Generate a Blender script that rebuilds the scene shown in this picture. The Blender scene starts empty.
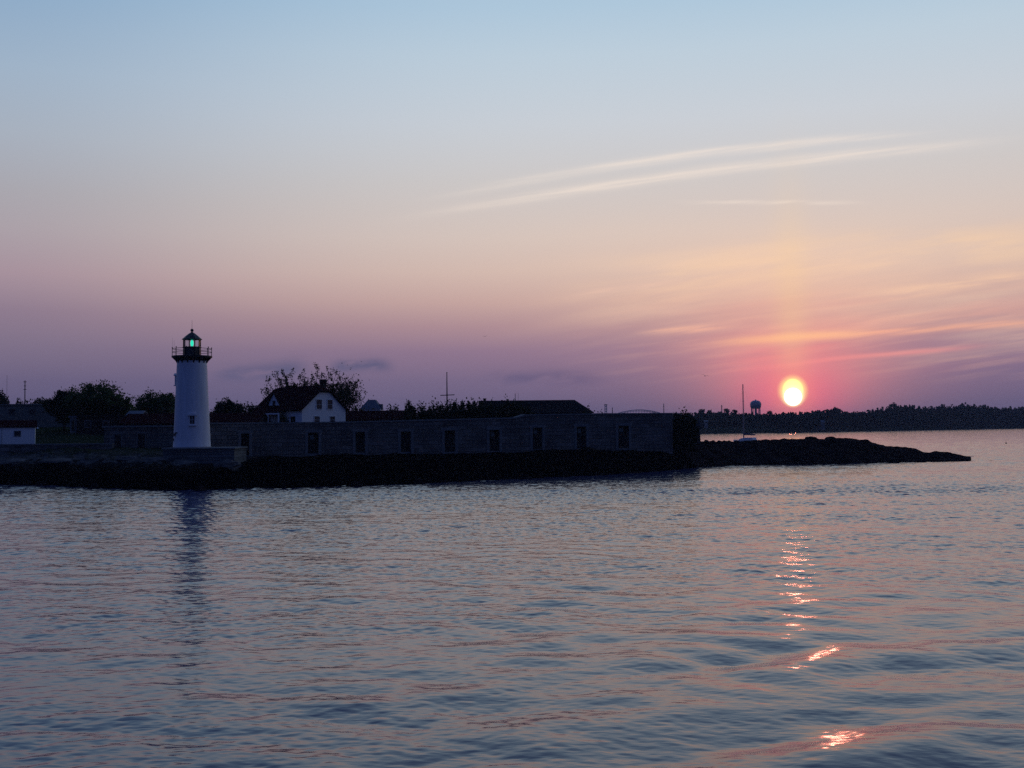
import bpy, math, random
import numpy as np
from mathutils import Vector, Matrix, noise

random.seed(7)
rng = np.random.default_rng(11)
PI = math.pi
scene = bpy.context.scene
col = scene.collection

# ------------------------------------------------------------------ camera
F = 1080.0
CAM_H = 7.0
PITCH = math.atan(42.0 / F)
ROLL = math.radians(-0.5)
cam_d = bpy.data.cameras.new('camera')
cam = bpy.data.objects.new('camera', cam_d)
col.objects.link(cam)
CR = Matrix.Rotation(PI / 2 + PITCH, 3, 'X') @ Matrix.Rotation(ROLL, 3, 'Z')
cam.matrix_world = Matrix.Translation((0, 0, CAM_H)) @ CR.to_4x4()
cam_d.sensor_width = 36.0
cam_d.lens = 36.0 * F / 1024.0
cam_d.clip_start = 0.5
cam_d.clip_end = 20000
scene.camera = cam


def ray(x, y):
    return (CR @ Vector((x - 512.0, 384.0 - y, -F))).normalized()


def at(x, y, Y):
    """point at world depth Y seen at picture position x, y"""
    r = ray(x, y)
    return Vector((0, 0, CAM_H)) + r * (Y / r.y)


def hor(x):
    return 426.0 - (x - 512.0) * math.tan(math.radians(0.5))


def xat(x, Y):
    return at(x, hor(x), Y).x


def zat(x, y, Y):
    return at(x, y, Y).z


# ------------------------------------------------------------------ helpers
def tag(o, label=None, cat=None, group=None, kind=None):
    if label: o['label'] = label
    if cat: o['category'] = cat
    if group: o['group'] = group
    if kind: o['kind'] = kind
    return o


def empty(name, loc=(0, 0, 0), rz=0.0, label=None, cat=None, group=None):
    o = bpy.data.objects.new(name, None)
    o.empty_display_size = 0.3
    col.objects.link(o)
    o.location = loc
    o.rotation_euler = (0, 0, rz)
    return tag(o, label, cat, group)


class MB:
    def __init__(s):
        s.v = []; s.f = []

    def poly(s, pts):
        n = len(s.v); s.v += [tuple(p) for p in pts]
        s.f.append(tuple(range(n, n + len(pts)))); return s

    def box(s, c, d, rz=0.0):
        cx, cy, cz = c; dx, dy, dz = d[0] / 2, d[1] / 2, d[2] / 2
        n = len(s.v); co, si = math.cos(rz), math.sin(rz)
        for z in (-dz, dz):
            for x, y in ((-dx, -dy), (dx, -dy), (dx, dy), (-dx, dy)):
                s.v.append((cx + x * co - y * si, cy + x * si + y * co, cz + z))
        for f in ((3, 2, 1, 0), (4, 5, 6, 7), (0, 1, 5, 4), (1, 2, 6, 5), (2, 3, 7, 6), (3, 0, 4, 7)):
            s.f.append(tuple(n + i for i in f))
        return s

    def b2(s, x0, x1, y0, y1, z0, z1):
        return s.box(((x0 + x1) / 2, (y0 + y1) / 2, (z0 + z1) / 2), (x1 - x0, y1 - y0, z1 - z0))

    def prism(s, pts, ax, a0, a1):
        """2-D outline swept along axis ax from a0 to a1"""
        n = len(s.v); m = len(pts)
        for a in (a0, a1):
            for p, q in pts:
                s.v.append({'x': (a, p, q), 'y': (p, a, q), 'z': (p, q, a)}[ax])
        s.f.append(tuple(n + i for i in reversed(range(m))))
        s.f.append(tuple(n + m + i for i in range(m)))
        for i in range(m):
            j = (i + 1) % m
            s.f.append((n + i, n + j, n + m + j, n + m + i))
        return s

    def tube(s, pts, rad, seg=8):
        pts = [Vector(p) for p in pts]
        if not hasattr(rad, '__len__'): rad = [rad] * len(pts)
        n = len(s.v)
        for i, p in enumerate(pts):
            t = (pts[min(i + 1, len(pts) - 1)] - pts[max(i - 1, 0)]).normalized()
            a = t.orthogonal().normalized(); b = t.cross(a)
            for k in range(seg):
                w = 2 * PI * k / seg
                s.v.append(tuple(p + (a * math.cos(w) + b * math.sin(w)) * rad[i]))
        for i in range(len(pts) - 1):
            for k in range(seg):
                j = (k + 1) % seg
                s.f.append((n + i * seg + k, n + i * seg + j, n + (i + 1) * seg + j, n + (i + 1) * seg + k))
        s.f.append(tuple(n + k for k in reversed(range(seg))))
        e = n + (len(pts) - 1) * seg
        s.f.append(tuple(e + k for k in range(seg)))
        return s

    def lathe(s, prof, seg=32, c=(0, 0), a0=0.0, caps=True):
        n = len(s.v); m = len(prof)
        for r, z in prof:
            for k in range(seg):
                w = a0 + 2 * PI * k / seg
                s.v.append((c[0] + r * math.cos(w), c[1] + r * math.sin(w), z))
        for i in range(m - 1):
            for k in range(seg):
                j = (k + 1) % seg
                s.f.append((n + i * seg + k, n + i * seg + j, n + (i + 1) * seg + j, n + (i + 1) * seg + k))
        if caps:
            s.f.append(tuple(n + k for k in reversed(range(seg))))
            s.f.append(tuple(n + (m - 1) * seg + k for k in range(seg)))
        return s

    def ball(s, c, r, seg=12, rings=8, sc=(1, 1, 1)):
        n = len(s.v)
        for i in range(rings + 1):
            t = PI * i / rings
            for k in range(seg):
                w = 2 * PI * k / seg
                s.v.append((c[0] + r * sc[0] * math.sin(t) * math.cos(w), c[1] + r * sc[1] * math.sin(t) * math.sin(w), c[2] - r * sc[2] * math.cos(t)))
        for i in range(rings):
            for k in range(seg):
                j = (k + 1) % seg
                s.f.append((n + i * seg + k, n + i * seg + j, n + (i + 1) * seg + j, n + (i + 1) * seg + k))
        return s

    def build(s, name, mat, parent=None, smooth=False, bevel=0.0):
        me = bpy.data.meshes.new(name)
        me.from_pydata(s.v, [], s.f)
        me.validate()
        if smooth: me.polygons.foreach_set('use_smooth', [True] * len(me.polygons))
        me.materials.append(mat); me.update()
        o = bpy.data.objects.new(name, me); col.objects.link(o)
        if parent: o.parent = parent
        if bevel:
            m = o.modifiers.new('bevel', 'BEVEL'); m.width = bevel; m.segments = 2; m.limit_method = 'ANGLE'
        return o


def npmesh(name, V, Q, mat, smooth=False, parent=None):
    """numpy quads/triangles to one mesh object"""
    me = bpy.data.meshes.new(name)
    k = Q.shape[1]
    me.vertices.add(len(V)); me.vertices.foreach_set('co', V.astype(np.float32).ravel())
    me.loops.add(Q.size); me.loops.foreach_set('vertex_index', Q.astype(np.int32).ravel())
    me.polygons.add(len(Q))
    me.polygons.foreach_set('loop_start', np.arange(0, Q.size, k, dtype=np.int32))
    me.polygons.foreach_set('use_smooth', np.full(len(Q), smooth))
    me.update(calc_edges=True)
    me.materials.append(mat)
    o = bpy.data.objects.new(name, me); col.objects.link(o)
    if parent: o.parent = parent
    return o


# ------------------------------------------------------------------ materials
def nt_new(name):
    m = bpy.data.materials.new(name); m.use_nodes = True
    return m, m.node_tree, m.node_tree.nodes['Principled BSDF']


def mat(name, c, rough=0.7, var=0.25, scale=2.0, metal=0.0, c2=None, bump=0.0, spec=0.3, stretch=(1, 1, 1)):
    m, nt, p = nt_new(name)
    tc = nt.nodes.new('ShaderNodeTexCoord'); mp = nt.nodes.new('ShaderNodeMapping')
    mp.inputs['Scale'].default_value = stretch
    nz = nt.nodes.new('ShaderNodeTexNoise'); nz.inputs['Scale'].default_value = scale; nz.inputs['Detail'].default_value = 6
    rp = nt.nodes.new('ShaderNodeValToRGB')
    c2 = c2 or tuple(x * (1 - var) for x in c)
    hi = c if c2 else tuple(x * (1 + var) for x in c)
    rp.color_ramp.elements[0].position = 0.3; rp.color_ramp.elements[1].position = 0.7
    rp.color_ramp.elements[0].color = (*c2, 1); rp.color_ramp.elements[1].color = (*hi, 1)
    L = nt.links.new
    L(tc.outputs['Object'], mp.inputs['Vector']); L(mp.outputs[0], nz.inputs['Vector'])
    L(nz.outputs['Fac'], rp.inputs['Fac']); L(rp.outputs[0], p.inputs['Base Color'])
    p.inputs['Roughness'].default_value = rough; p.inputs['Metallic'].default_value = metal
    p.inputs['Specular IOR Level'].default_value = spec
    if bump:
        b = nt.nodes.new('ShaderNodeBump'); b.inputs['Strength'].default_value = bump; b.inputs['Distance'].default_value = 0.1
        L(nz.outputs['Fac'], b.inputs['Height']); L(b.outputs[0], p.inputs['Normal'])
    return m


def brickmat(name, c1, c2, mortar, bw, bh, rough=0.85, msize=0.02):
    m, nt, p = nt_new(name); L = nt.links.new
    tc = nt.nodes.new('ShaderNodeTexCoord'); sx = nt.nodes.new('ShaderNodeSeparateXYZ'); cx = nt.nodes.new('ShaderNodeCombineXYZ')
    ad = nt.nodes.new('ShaderNodeMath'); ad.operation = 'ADD'
    L(tc.outputs['Object'], sx.inputs[0])
    L(sx.outputs['X'], ad.inputs[0]); L(sx.outputs['Y'], ad.inputs[1])
    L(ad.outputs[0], cx.inputs['X']); L(sx.outputs['Z'], cx.inputs['Y'])
    b = nt.nodes.new('ShaderNodeTexBrick')
    b.inputs['Color1'].default_value = (*c1, 1); b.inputs['Color2'].default_value = (*c2, 1); b.inputs['Mortar'].default_value = (*mortar, 1)
    b.inputs['Scale'].default_value = 1.0; b.inputs['Brick Width'].default_value = bw; b.inputs['Row Height'].default_value = bh
    b.inputs['Mortar Size'].default_value = msize
    L(cx.outputs[0], b.inputs['Vector'])
    nz = nt.nodes.new('ShaderNodeTexNoise'); nz.inputs['Scale'].default_value = 0.35; nz.inputs['Detail'].default_value = 8
    L(tc.outputs['Object'], nz.inputs['Vector'])
    rp = nt.nodes.new('ShaderNodeValToRGB')
    rp.color_ramp.elements[0].position = 0.3; rp.color_ramp.elements[0].color = (.35, .35, .38, 1)
    rp.color_ramp.elements[1].position = 0.65; rp.color_ramp.elements[1].color = (1, 1, 1, 1)
    L(nz.outputs['Fac'], rp.inputs['Fac'])
    mx = nt.nodes.new('ShaderNodeMix'); mx.data_type = 'RGBA'; mx.blend_type = 'MULTIPLY'; mx.inputs['Factor'].default_value = 0.8
    L(b.outputs['Color'], mx.inputs['A']); L(rp.outputs[0], mx.inputs['B'])
    L(mx.outputs['Result'], p.inputs['Base Color'])
    bp = nt.nodes.new('ShaderNodeBump'); bp.inputs['Strength'].default_value = 0.5; bp.inputs['Distance'].default_value = 0.05
    L(b.outputs['Fac'], bp.inputs['Height']); bp.invert = True
    L(bp.outputs[0], p.inputs['Normal'])
    p.inputs['Roughness'].default_value = rough; p.inputs['Specular IOR Level'].default_value = 0.2
    return m


M = {}
M['white_paint'] = mat('white_paint', (.80, .80, .81), .6, .0, 1.6, stretch=(1.3, 1.3, .12), c2=(.66, .655, .65), spec=.2)
M['white_wood'] = mat('white_wood', (.78, .78, .78), .6, .08, 3.0)
M['black_iron'] = mat('black_iron', (.022, .022, .024), .5, .3, 4.0)
M['dark_metal'] = mat('dark_metal', (.06, .06, .065), .5, .2, 4.0)
M['red_roof'] = mat('red_roof', (.034, .009, .011), .9, .35, 1.5, bump=.3, spec=0)
M['dark_roof'] = mat('dark_roof', (.025, .022, .024), .9, .3, 1.5, spec=0)
M['pale_roof'] = mat('pale_roof', (.14, .16, .19), .8, .12, 1.5, spec=.1)
M['concrete'] = mat('concrete', (.17, .18, .175), .9, .35, .4, spec=0)
M['granite_frame'] = mat('granite_frame', (.205, .212, .205), .9, .3, 2.0, spec=0)
M['fort_stone'] = brickmat('fort_stone', (.22, .205, .185), (.135, .128, .115), (.07, .066, .06), 1.5, .55, msize=.035)
M['red_brick'] = brickmat('red_brick', (.09, .03, .025), (.065, .022, .018), (.06, .05, .045), .4, .14, msize=.012)
M['dark_brick'] = brickmat('dark_brick', (.05, .03, .026), (.035, .022, .02), (.04, .035, .03), .4, .14, msize=.012)
M['pale_block'] = brickmat('pale_block', (.17, .175, .17), (.10, .11, .11), (.05, .05, .05), 3.2, .38, msize=.03)
M['dark_wood'] = mat('dark_wood', (.035, .03, .028), .8, .3, 3.0)
M['pane'] = mat('pane', (.012, .014, .018), .12, .1, 1.0, spec=.5)
M['grey_wood'] = mat('grey_wood', (.22, .22, .22), .8, .15, 2.0)
M['grey_frame'] = mat('grey_frame', (.45, .46, .47), .6, .1, 3.0)
M['pale_green'] = mat('pale_green', (.26, .30, .25), .7, .2, 3.0)
M['bark'] = mat('bark', (.06, .05, .042), .9, .35, 6.0)
M['leaf'] = mat('leaf', (.08, .12, .036), .9, .5, .8, spec=0)
M['leaf_olive'] = mat('leaf_olive', (.055, .058, .02), .9, .4, .8, spec=0)
M['leaf_dark'] = mat('leaf_dark', (.03, .042, .02), .9, .4, .6, spec=0)
M['pine'] = mat('pine', (.014, .018, .013), .95, .25, .05, spec=0)
M['boat_white'] = mat('boat_white', (.75, .75, .76), .35, .05, 2.0, spec=.5)
M['sail_cover'] = mat('sail_cover', (.03, .05, .12), .8, .2, 3.0)
M['alu'] = mat('alu', (.28, .28, .29), .45, .1, 3.0, metal=.6)
M['steel_blue'] = mat('steel_blue', (.25, .28, .3), .6, .15, .2)
M['tank_paint'] = mat('tank_paint', (.30, .32, .38), .5, .12, .3)
M['gull_grey'] = mat('gull_grey', (.3, .3, .3), .8, .3, 6.0)
M['rock'] = mat('rock', (.13, .125, .12), .95, .5, .8, bump=.4, spec=0)
M['float_paint'] = mat('float_paint', (.25, .06, .05), .5, .2, 4.0)

# leaves let some light through
for k in ('leaf', 'leaf_olive', 'leaf_dark'):
    nt = M[k].node_tree; p = nt.nodes['Principled BSDF']
    tr = nt.nodes.new('ShaderNodeBsdfTranslucent'); mx = nt.nodes.new('ShaderNodeMixShader'); mx.inputs[0].default_value = .25
    src = p.inputs['Base Color'].links[0].from_socket
    nt.links.new(src, tr.inputs['Color'])
    nt.links.new(p.outputs[0], mx.inputs[1]); nt.links.new(tr.outputs[0], mx.inputs[2])
    nt.links.new(mx.outputs[0], nt.nodes['Material Output'].inputs['Surface'])

# clear lantern glass
m, nt, p = nt_new('lantern_glass')
nt.nodes.remove(p)
tr = nt.nodes.new('ShaderNodeBsdfTransparent'); tr.inputs[0].default_value = (.93, .95, .95, 1)
gl = nt.nodes.new('ShaderNodeBsdfGlossy'); gl.inputs['Roughness'].default_value = .04
fr = nt.nodes.new('ShaderNodeFresnel'); fr.inputs[0].default_value = 1.5
mx = nt.nodes.new('ShaderNodeMixShader')
nt.links.new(fr.outputs[0], mx.inputs[0]); nt.links.new(tr.outputs[0], mx.inputs[1]); nt.links.new(gl.outputs[0], mx.inputs[2])
nt.links.new(mx.outputs[0], nt.nodes['Material Output'].inputs['Surface'])
M['lantern_glass'] = m

# the lit green lamp
m, nt, p = nt_new('green_lamp')
p.inputs['Base Color'].default_value = (.05, .5, .4, 1)
p.inputs['Emission Color'].default_value = (.03, .80, .52, 1)
p.inputs['Emission Strength'].default_value = 1.1
M['green_lamp'] = m

# shore: dark weed below the tide line, bare grey rock above, grass further up
m, nt, p = nt_new('shore_ground'); L = nt.links.new
geo = nt.nodes.new('ShaderNodeNewGeometry'); sx = nt.nodes.new('ShaderNodeSeparateXYZ'); L(geo.outputs['Position'], sx.inputs[0])
nz = nt.nodes.new('ShaderNodeTexNoise'); nz.inputs['Scale'].default_value = .7; nz.inputs['Detail'].default_value = 10; nz.inputs['Roughness'].default_value = .65
L(geo.outputs['Position'], nz.inputs['Vector'])
ml = nt.nodes.new('ShaderNodeMath'); ml.operation = 'MULTIPLY_ADD'; ml.inputs[1].default_value = 4.0
L(nz.outputs['Fac'], ml.inputs[0]); L(sx.outputs['Z'], ml.inputs[2])
mx_ = nt.nodes.new('ShaderNodeMapRange'); mx_.inputs['From Min'].default_value = -38; mx_.inputs['From Max'].default_value = -30; mx_.inputs['To Max'].default_value = -1.6
L(sx.outputs['X'], mx_.inputs['Value'])
ml2 = nt.nodes.new('ShaderNodeMath'); ml2.operation = 'ADD'; L(ml.outputs[0], ml2.inputs[0]); L(mx_.outputs[0], ml2.inputs[1]); ml = ml2
mr = nt.nodes.new('ShaderNodeMapRange'); mr.inputs['From Min'].default_value = .7; mr.inputs['From Max'].default_value = 8.7
L(ml.outputs[0], mr.inputs['Value'])
rp = nt.nodes.new('ShaderNodeValToRGB'); e = rp.color_ramp.elements
e[0].position = .36; e[0].color = (.004, .0035, .003, 1)
x = e.new(.44); x.color = (.016, .013, .010, 1)
e = rp.color_ramp.elements; e = [e[0], e[2], rp.color_ramp.elements]
e[1].position = .52; e[1].color = (.03, .028, .026, 1)
for pos, c in ((.56, (.10, .097, .094)), (.62, (.05, .048, .042)), (.70, (.028, .034, .018)), (1, (.025, .034, .016))):
    x = e[2].new(pos); x.color = (*c, 1)
L(mr.outputs[0], rp.inputs['Fac']); L(rp.outputs[0], p.inputs['Base Color'])
bp = nt.nodes.new('ShaderNodeBump'); bp.inputs['Strength'].default_value = .6; bp.inputs['Distance'].default_value = .25
n2 = nt.nodes.new('ShaderNodeTexNoise'); n2.inputs['Scale'].default_value = 1.6; n2.inputs['Detail'].default_value = 8
L(geo.outputs['Position'], n2.inputs['Vector']); L(n2.outputs['Fac'], bp.inputs['Height']); L(bp.outputs[0], p.inputs['Normal'])
p.inputs['Roughness'].default_value = .95; p.inputs['Specular IOR Level'].default_value = 0.0
M['shore_ground'] = m
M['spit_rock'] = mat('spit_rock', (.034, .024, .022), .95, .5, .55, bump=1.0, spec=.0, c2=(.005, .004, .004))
M['far_ground'] = mat('far_ground', (.022, .028, .018), .95, .4, .02, spec=0)

# water
WATER_BUMP = .05
m, nt, p = nt_new('sea_water'); L = nt.links.new
p.inputs['Base Color'].default_value = (.016, .023, .075, 1)
p.inputs['IOR'].default_value = 1.52
p.inputs['Roughness'].default_value = .13
geo = nt.nodes.new('ShaderNodeNewGeometry')
mp = nt.nodes.new('ShaderNodeMapping'); mp.inputs['Scale'].default_value = (1.5, 3.4, 1.0); mp.inputs['Rotation'].default_value = (0, 0, .1)
nz = nt.nodes.new('ShaderNodeTexNoise'); nz.inputs['Scale'].default_value = 1.0; nz.inputs['Detail'].default_value = 2.0
L(geo.outputs['Position'], mp.inputs['Vector']); L(mp.outputs[0], nz.inputs['Vector'])
bp = nt.nodes.new('ShaderNodeBump'); bp.inputs['Strength'].default_value = 1.0; bp.inputs['Distance'].default_value = WATER_BUMP
vl = nt.nodes.new('ShaderNodeVectorMath'); vl.operation = 'LENGTH'; L(geo.outputs['Position'], vl.inputs[0])
mr = nt.nodes.new('ShaderNodeMapRange'); mr.inputs['From Min'].default_value = 60; mr.inputs['From Max'].default_value = 260
mr.inputs['To Min'].default_value = .4; mr.inputs['To Max'].default_value = .8; L(vl.outputs['Value'], mr.inputs['Value'])
mm = nt.nodes.new('ShaderNodeMath'); mm.operation = 'MULTIPLY'; L(nz.outputs['Fac'], mm.inputs[0]); L(mr.outputs[0], mm.inputs[1])
L(mm.outputs[0], bp.inputs['Height']); L(bp.outputs[0], p.inputs['Normal'])
M['sea_water'] = m

# ------------------------------------------------------------------ sky
SUN = ray(793, 391)
SUN_EL = math.asin(SUN.z)
SUN_AZ = math.atan2(SUN.x, SUN.y)
world = bpy.data.worlds.new('World'); scene.world = world; world.use_nodes = True
nt = world.node_tree; N = nt.nodes; L = nt.links.new
for n in list(N): N.remove(n)
out = N.new('ShaderNodeOutputWorld')


def s2l(c):
    return tuple((x / 255 / 12.92) if x / 255 <= .04045 else ((x / 255 + .055) / 1.055) ** 2.4 for x in c)


def mth(op, *a, clamp=False):
    n = N.new('ShaderNodeMath'); n.operation = op; n.use_clamp = clamp
    for i, v in enumerate(a):
        if isinstance(v, (int, float)): n.inputs[i].default_value = v
        else: L(v, n.inputs[i])
    return n.outputs[0]


def sstep(v, a, b):
    n = N.new('ShaderNodeMapRange'); n.interpolation_type = 'SMOOTHSTEP'; n.clamp = True
    n.inputs['From Min'].default_value = a; n.inputs['From Max'].default_value = b
    L(v, n.inputs['Value']); return n.outputs[0]


def ramp(v, stops):
    n = N.new('ShaderNodeValToRGB'); n.color_ramp.interpolation = 'B_SPLINE' if False else 'EASE' if False else 'LINEAR'
    e = n.color_ramp.elements
    while len(e) < len(stops): e.new(.5)
    for el, (pos, c) in zip(e, stops):
        el.position = pos
    for i, (pos, c) in enumerate(stops):
        e[i].position = pos; e[i].color = (*c, 1)
    L(v, n.inputs['Fac']); return n.outputs[0]


def mixc(f, a, b, mode='MIX'):
    n = N.new('ShaderNodeMix'); n.data_type = 'RGBA'; n.blend_type = mode; n.clamp_factor = True
    if isinstance(f, (int, float)): n.inputs['Factor'].default_value = f
    else: L(f, n.inputs['Factor'])
    for k, v in (('A', a), ('B', b)):
        if isinstance(v, tuple): n.inputs[k].default_value = (*v, 1)
        else: L(v, n.inputs[k])
    return n.outputs['Result']


tc = N.new('ShaderNodeTexCoord'); D = tc.outputs['Generated']
sp = N.new('ShaderNodeSeparateXYZ'); L(D, sp.inputs[0])
dx, dy, dz = sp.outputs
elev = mth('MULTIPLY', mth('ARCSINE', mth('MAXIMUM', dz, 0.0)), 180 / PI)
pos = mth('SQRT', mth('DIVIDE', elev, 90.0))


def E(y):       # photo row -> ramp position
    return math.sqrt(max(0, math.degrees(math.atan((425 - y) / F))) / 90)


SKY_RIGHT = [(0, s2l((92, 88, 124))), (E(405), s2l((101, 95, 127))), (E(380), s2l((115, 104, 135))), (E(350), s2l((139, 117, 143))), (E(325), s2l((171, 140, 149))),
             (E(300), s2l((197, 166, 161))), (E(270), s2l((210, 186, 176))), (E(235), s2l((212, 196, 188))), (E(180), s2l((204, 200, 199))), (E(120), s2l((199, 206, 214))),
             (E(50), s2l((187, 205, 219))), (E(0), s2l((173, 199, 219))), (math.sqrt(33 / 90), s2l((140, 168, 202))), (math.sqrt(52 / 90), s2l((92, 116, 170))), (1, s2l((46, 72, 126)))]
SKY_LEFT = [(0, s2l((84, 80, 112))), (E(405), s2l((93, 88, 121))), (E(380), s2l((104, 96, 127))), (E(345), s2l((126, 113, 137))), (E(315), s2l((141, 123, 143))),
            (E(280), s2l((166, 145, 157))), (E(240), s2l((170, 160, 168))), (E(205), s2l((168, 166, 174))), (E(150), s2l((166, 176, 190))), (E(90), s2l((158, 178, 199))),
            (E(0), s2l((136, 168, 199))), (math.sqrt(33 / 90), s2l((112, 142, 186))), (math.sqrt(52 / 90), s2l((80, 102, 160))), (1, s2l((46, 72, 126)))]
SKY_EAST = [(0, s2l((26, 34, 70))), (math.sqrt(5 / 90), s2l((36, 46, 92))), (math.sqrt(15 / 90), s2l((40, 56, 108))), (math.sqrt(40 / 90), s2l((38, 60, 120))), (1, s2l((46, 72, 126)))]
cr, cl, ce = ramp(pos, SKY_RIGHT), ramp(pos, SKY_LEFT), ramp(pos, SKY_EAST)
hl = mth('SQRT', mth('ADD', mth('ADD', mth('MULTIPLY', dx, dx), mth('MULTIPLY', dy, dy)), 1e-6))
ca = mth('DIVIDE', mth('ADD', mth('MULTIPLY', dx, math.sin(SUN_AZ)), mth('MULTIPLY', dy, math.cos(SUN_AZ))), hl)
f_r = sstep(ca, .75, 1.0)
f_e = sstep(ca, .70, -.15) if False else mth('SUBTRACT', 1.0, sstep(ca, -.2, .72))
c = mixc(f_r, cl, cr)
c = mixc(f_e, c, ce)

# gnomonic sky coordinates about due +Y, only in front
yy = mth('MAXIMUM', dy, 1e-3)
gh = mth('DIVIDE', dx, yy); gv = mth('DIVIDE', dz, yy)
front = sstep(dy, .02, .3)


def gpt(x, y):
    r = ray(x, y); return r.x / r.y, r.z / r.y


def wisp(scale_h, scale_v, lo, hi, detail=5, dist=0.0, off=0.0):
    cb = N.new('ShaderNodeCombineXYZ')
    L(mth('MULTIPLY', gh, scale_h), cb.inputs[0])
    L(mth('MULTIPLY', mth('SUBTRACT', gv, mth('MULTIPLY', gh, .13)), scale_v), cb.inputs[1]); cb.inputs[2].default_value = off
    n = N.new('ShaderNodeTexNoise'); n.inputs['Scale'].default_value = 1; n.inputs['Detail'].default_value = detail; n.inputs['Distortion'].default_value = dist
    L(cb.outputs[0], n.inputs['Vector'])
    return sstep(n.outputs['Fac'], lo, hi)


wob_cb = N.new('ShaderNodeCombineXYZ'); L(mth('MULTIPLY', gh, 9.0), wob_cb.inputs[0]); L(mth('MULTIPLY', gv, 30.0), wob_cb.inputs[1])
wob_n = N.new('ShaderNodeTexNoise'); wob_n.inputs['Scale'].default_value = 1; wob_n.inputs['Detail'].default_value = 4; L(wob_cb.outputs[0], wob_n.inputs['Vector'])
wob = mth('MULTIPLY', mth('SUBTRACT', wob_n.outputs['Fac'], .5), .006)
fine = wisp(14, 160, .30, .66)
mid = wisp(7, 55, .36, .68, off=3.0)
soft = mth('ADD', mth('MULTIPLY', wisp(9, 240, .3, .7, off=7.0), .6), .4)
puff = wisp(22, 70, .30, .52, off=5.0)


def streak(pts, w, fade=.25, tex=None, wup=None, wb=1.0):
    g = np.array([gpt(*p) for p in pts]); k = np.polyfit(g[:, 0], g[:, 1], min(2, len(pts) - 1))
    if len(k) == 2: k = np.array([0, *k])
    f = mth('ADD', mth('MULTIPLY', mth('ADD', mth('MULTIPLY', gh, float(k[0])), float(k[1])), gh), float(k[2]))
    d = mth('ADD', mth('SUBTRACT', gv, f), mth('MULTIPLY', wob, wb))
    q = mth('DIVIDE', d, w / F)
    i = mth('EXPONENT', mth('MULTIPLY', mth('MULTIPLY', q, q), -1.0))
    h0, h1 = g[0, 0], g[-1, 0]; s = (h1 - h0) * fade
    i = mth('MULTIPLY', i, mth('MULTIPLY', sstep(gh, h0, h0 + s), mth('SUBTRACT', 1.0, sstep(gh, h1 - s, h1))))
    if tex is not None: i = mth('MULTIPLY', i, tex)
    return mth('MULTIPLY', i, front)


def plus(c, i, colr, k):
    return mixc(mth('MULTIPLY', i, k), c, colr)


# high cirrus trails
c = plus(c, streak([(395, 206), (470, 191), (620, 163), (750, 150), (975, 131)], 4.4, .36, soft), s2l((242, 228, 216)), .64)
c = plus(c, streak([(360, 226), (560, 192), (700, 172), (850, 156), (1060, 135)], 4.7, .36, soft), s2l((246, 230, 216)), .64)
c = plus(c, streak([(660, 204), (770, 202), (880, 203)], 2.2, .35, fine), s2l((240, 225, 212)), .5)
# peach veil and sunset bars
c = plus(c, streak([(520, 305), (700, 272), (850, 258), (1150, 240)], 22, .3, mid), s2l((246, 208, 170)), .6)
veil = mth('MULTIPLY', mth('MULTIPLY', wisp(5, 42, .40, .72, off=11.0), mth('MULTIPLY', sstep(gv, .035, .09), mth('SUBTRACT', 1.0, sstep(gv, .12, .21)))), mth('MULTIPLY', front, sstep(gh, -.05, .22)))
c = plus(c, veil, s2l((248, 212, 182)), .30)
veil2 = mth('MULTIPLY', mth('MULTIPLY', wisp(11, 150, .42, .70, off=17.0), mth('MULTIPLY', sstep(gv, .03, .06), mth('SUBTRACT', 1.0, sstep(gv, .10, .17)))), mth('MULTIPLY', front, sstep(gh, .0, .22)))
c = plus(c, veil2, s2l((250, 196, 168)), .16)
c = plus(c, streak([(600, 350), (800, 330), (1180, 300)], 13, .4, mid), s2l((240, 176, 156)), .40)
c = plus(c, streak([(840, 302), (930, 288), (1060, 272)], 6, .3, fine), s2l((250, 205, 170)), .55)
c = plus(c, streak([(560, 300), (640, 287), (700, 281)], 4, .4, fine), s2l((236, 196, 176)), .5)
c = plus(c, streak([(640, 312), (800, 305), (1100, 300)], 7, .3, mid), s2l((190, 142, 150)), .45)
c = plus(c, streak([(630, 334), (680, 330), (742, 325)], 3.0, .4, fine), s2l((252, 190, 160)), .8)
c = plus(c, streak([(640, 347), (800, 338), (870, 332), (1180, 315)], 3.6, .4, soft), s2l((252, 182, 150)), .8)
c = plus(c, streak([(700, 345), (800, 337.5), (890, 332)], 4.6, .45), s2l((255, 212, 146)), .85)
c = plus(c, streak([(700, 374), (790, 364), (900, 353), (1010, 344)], 2.6, .35), s2l((244, 150, 150)), .55)
c = plus(c, streak([(700, 362), (790, 352), (870, 346)], 6, .4, fine), s2l((235, 130, 138)), .45)
c = plus(c, streak([(800, 395), (900, 372), (1060, 352)], 9, .35, mid), s2l((140, 104, 138)), .15)
# low slate clouds on the left
c = plus(c, streak([(205, 374), (260, 371), (318, 366)], 8, .3, puff, wb=2.0), s2l((90, 91, 125)), .95)
c = plus(c, streak([(322, 371), (350, 366), (400, 369)], 7, .3, puff, wb=2.0), s2l((90, 91, 125)), .95)
c = plus(c, streak([(470, 380), (545, 377), (620, 381)], 6.5, .35, puff, wb=2.0), s2l((92, 90, 126)), .75)

# glow about the sun, pillar, disc
sh, sv = gpt(793, 395)
qh = mth('SUBTRACT', gh, sh); qv = mth('SUBTRACT', gv, sv)


def gauss(ax, ay, ox=0.0, oy=0.0):
    a = mth('DIVIDE', mth('SUBTRACT', qh, ox / F), ax / F); b = mth('DIVIDE', mth('SUBTRACT', qv, oy / F), ay / F)
    return mth('MULTIPLY', front, mth('EXPONENT', mth('MULTIPLY', mth('ADD', mth('MULTIPLY', a, a), mth('MULTIPLY', b, b)), -1.0)))


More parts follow.
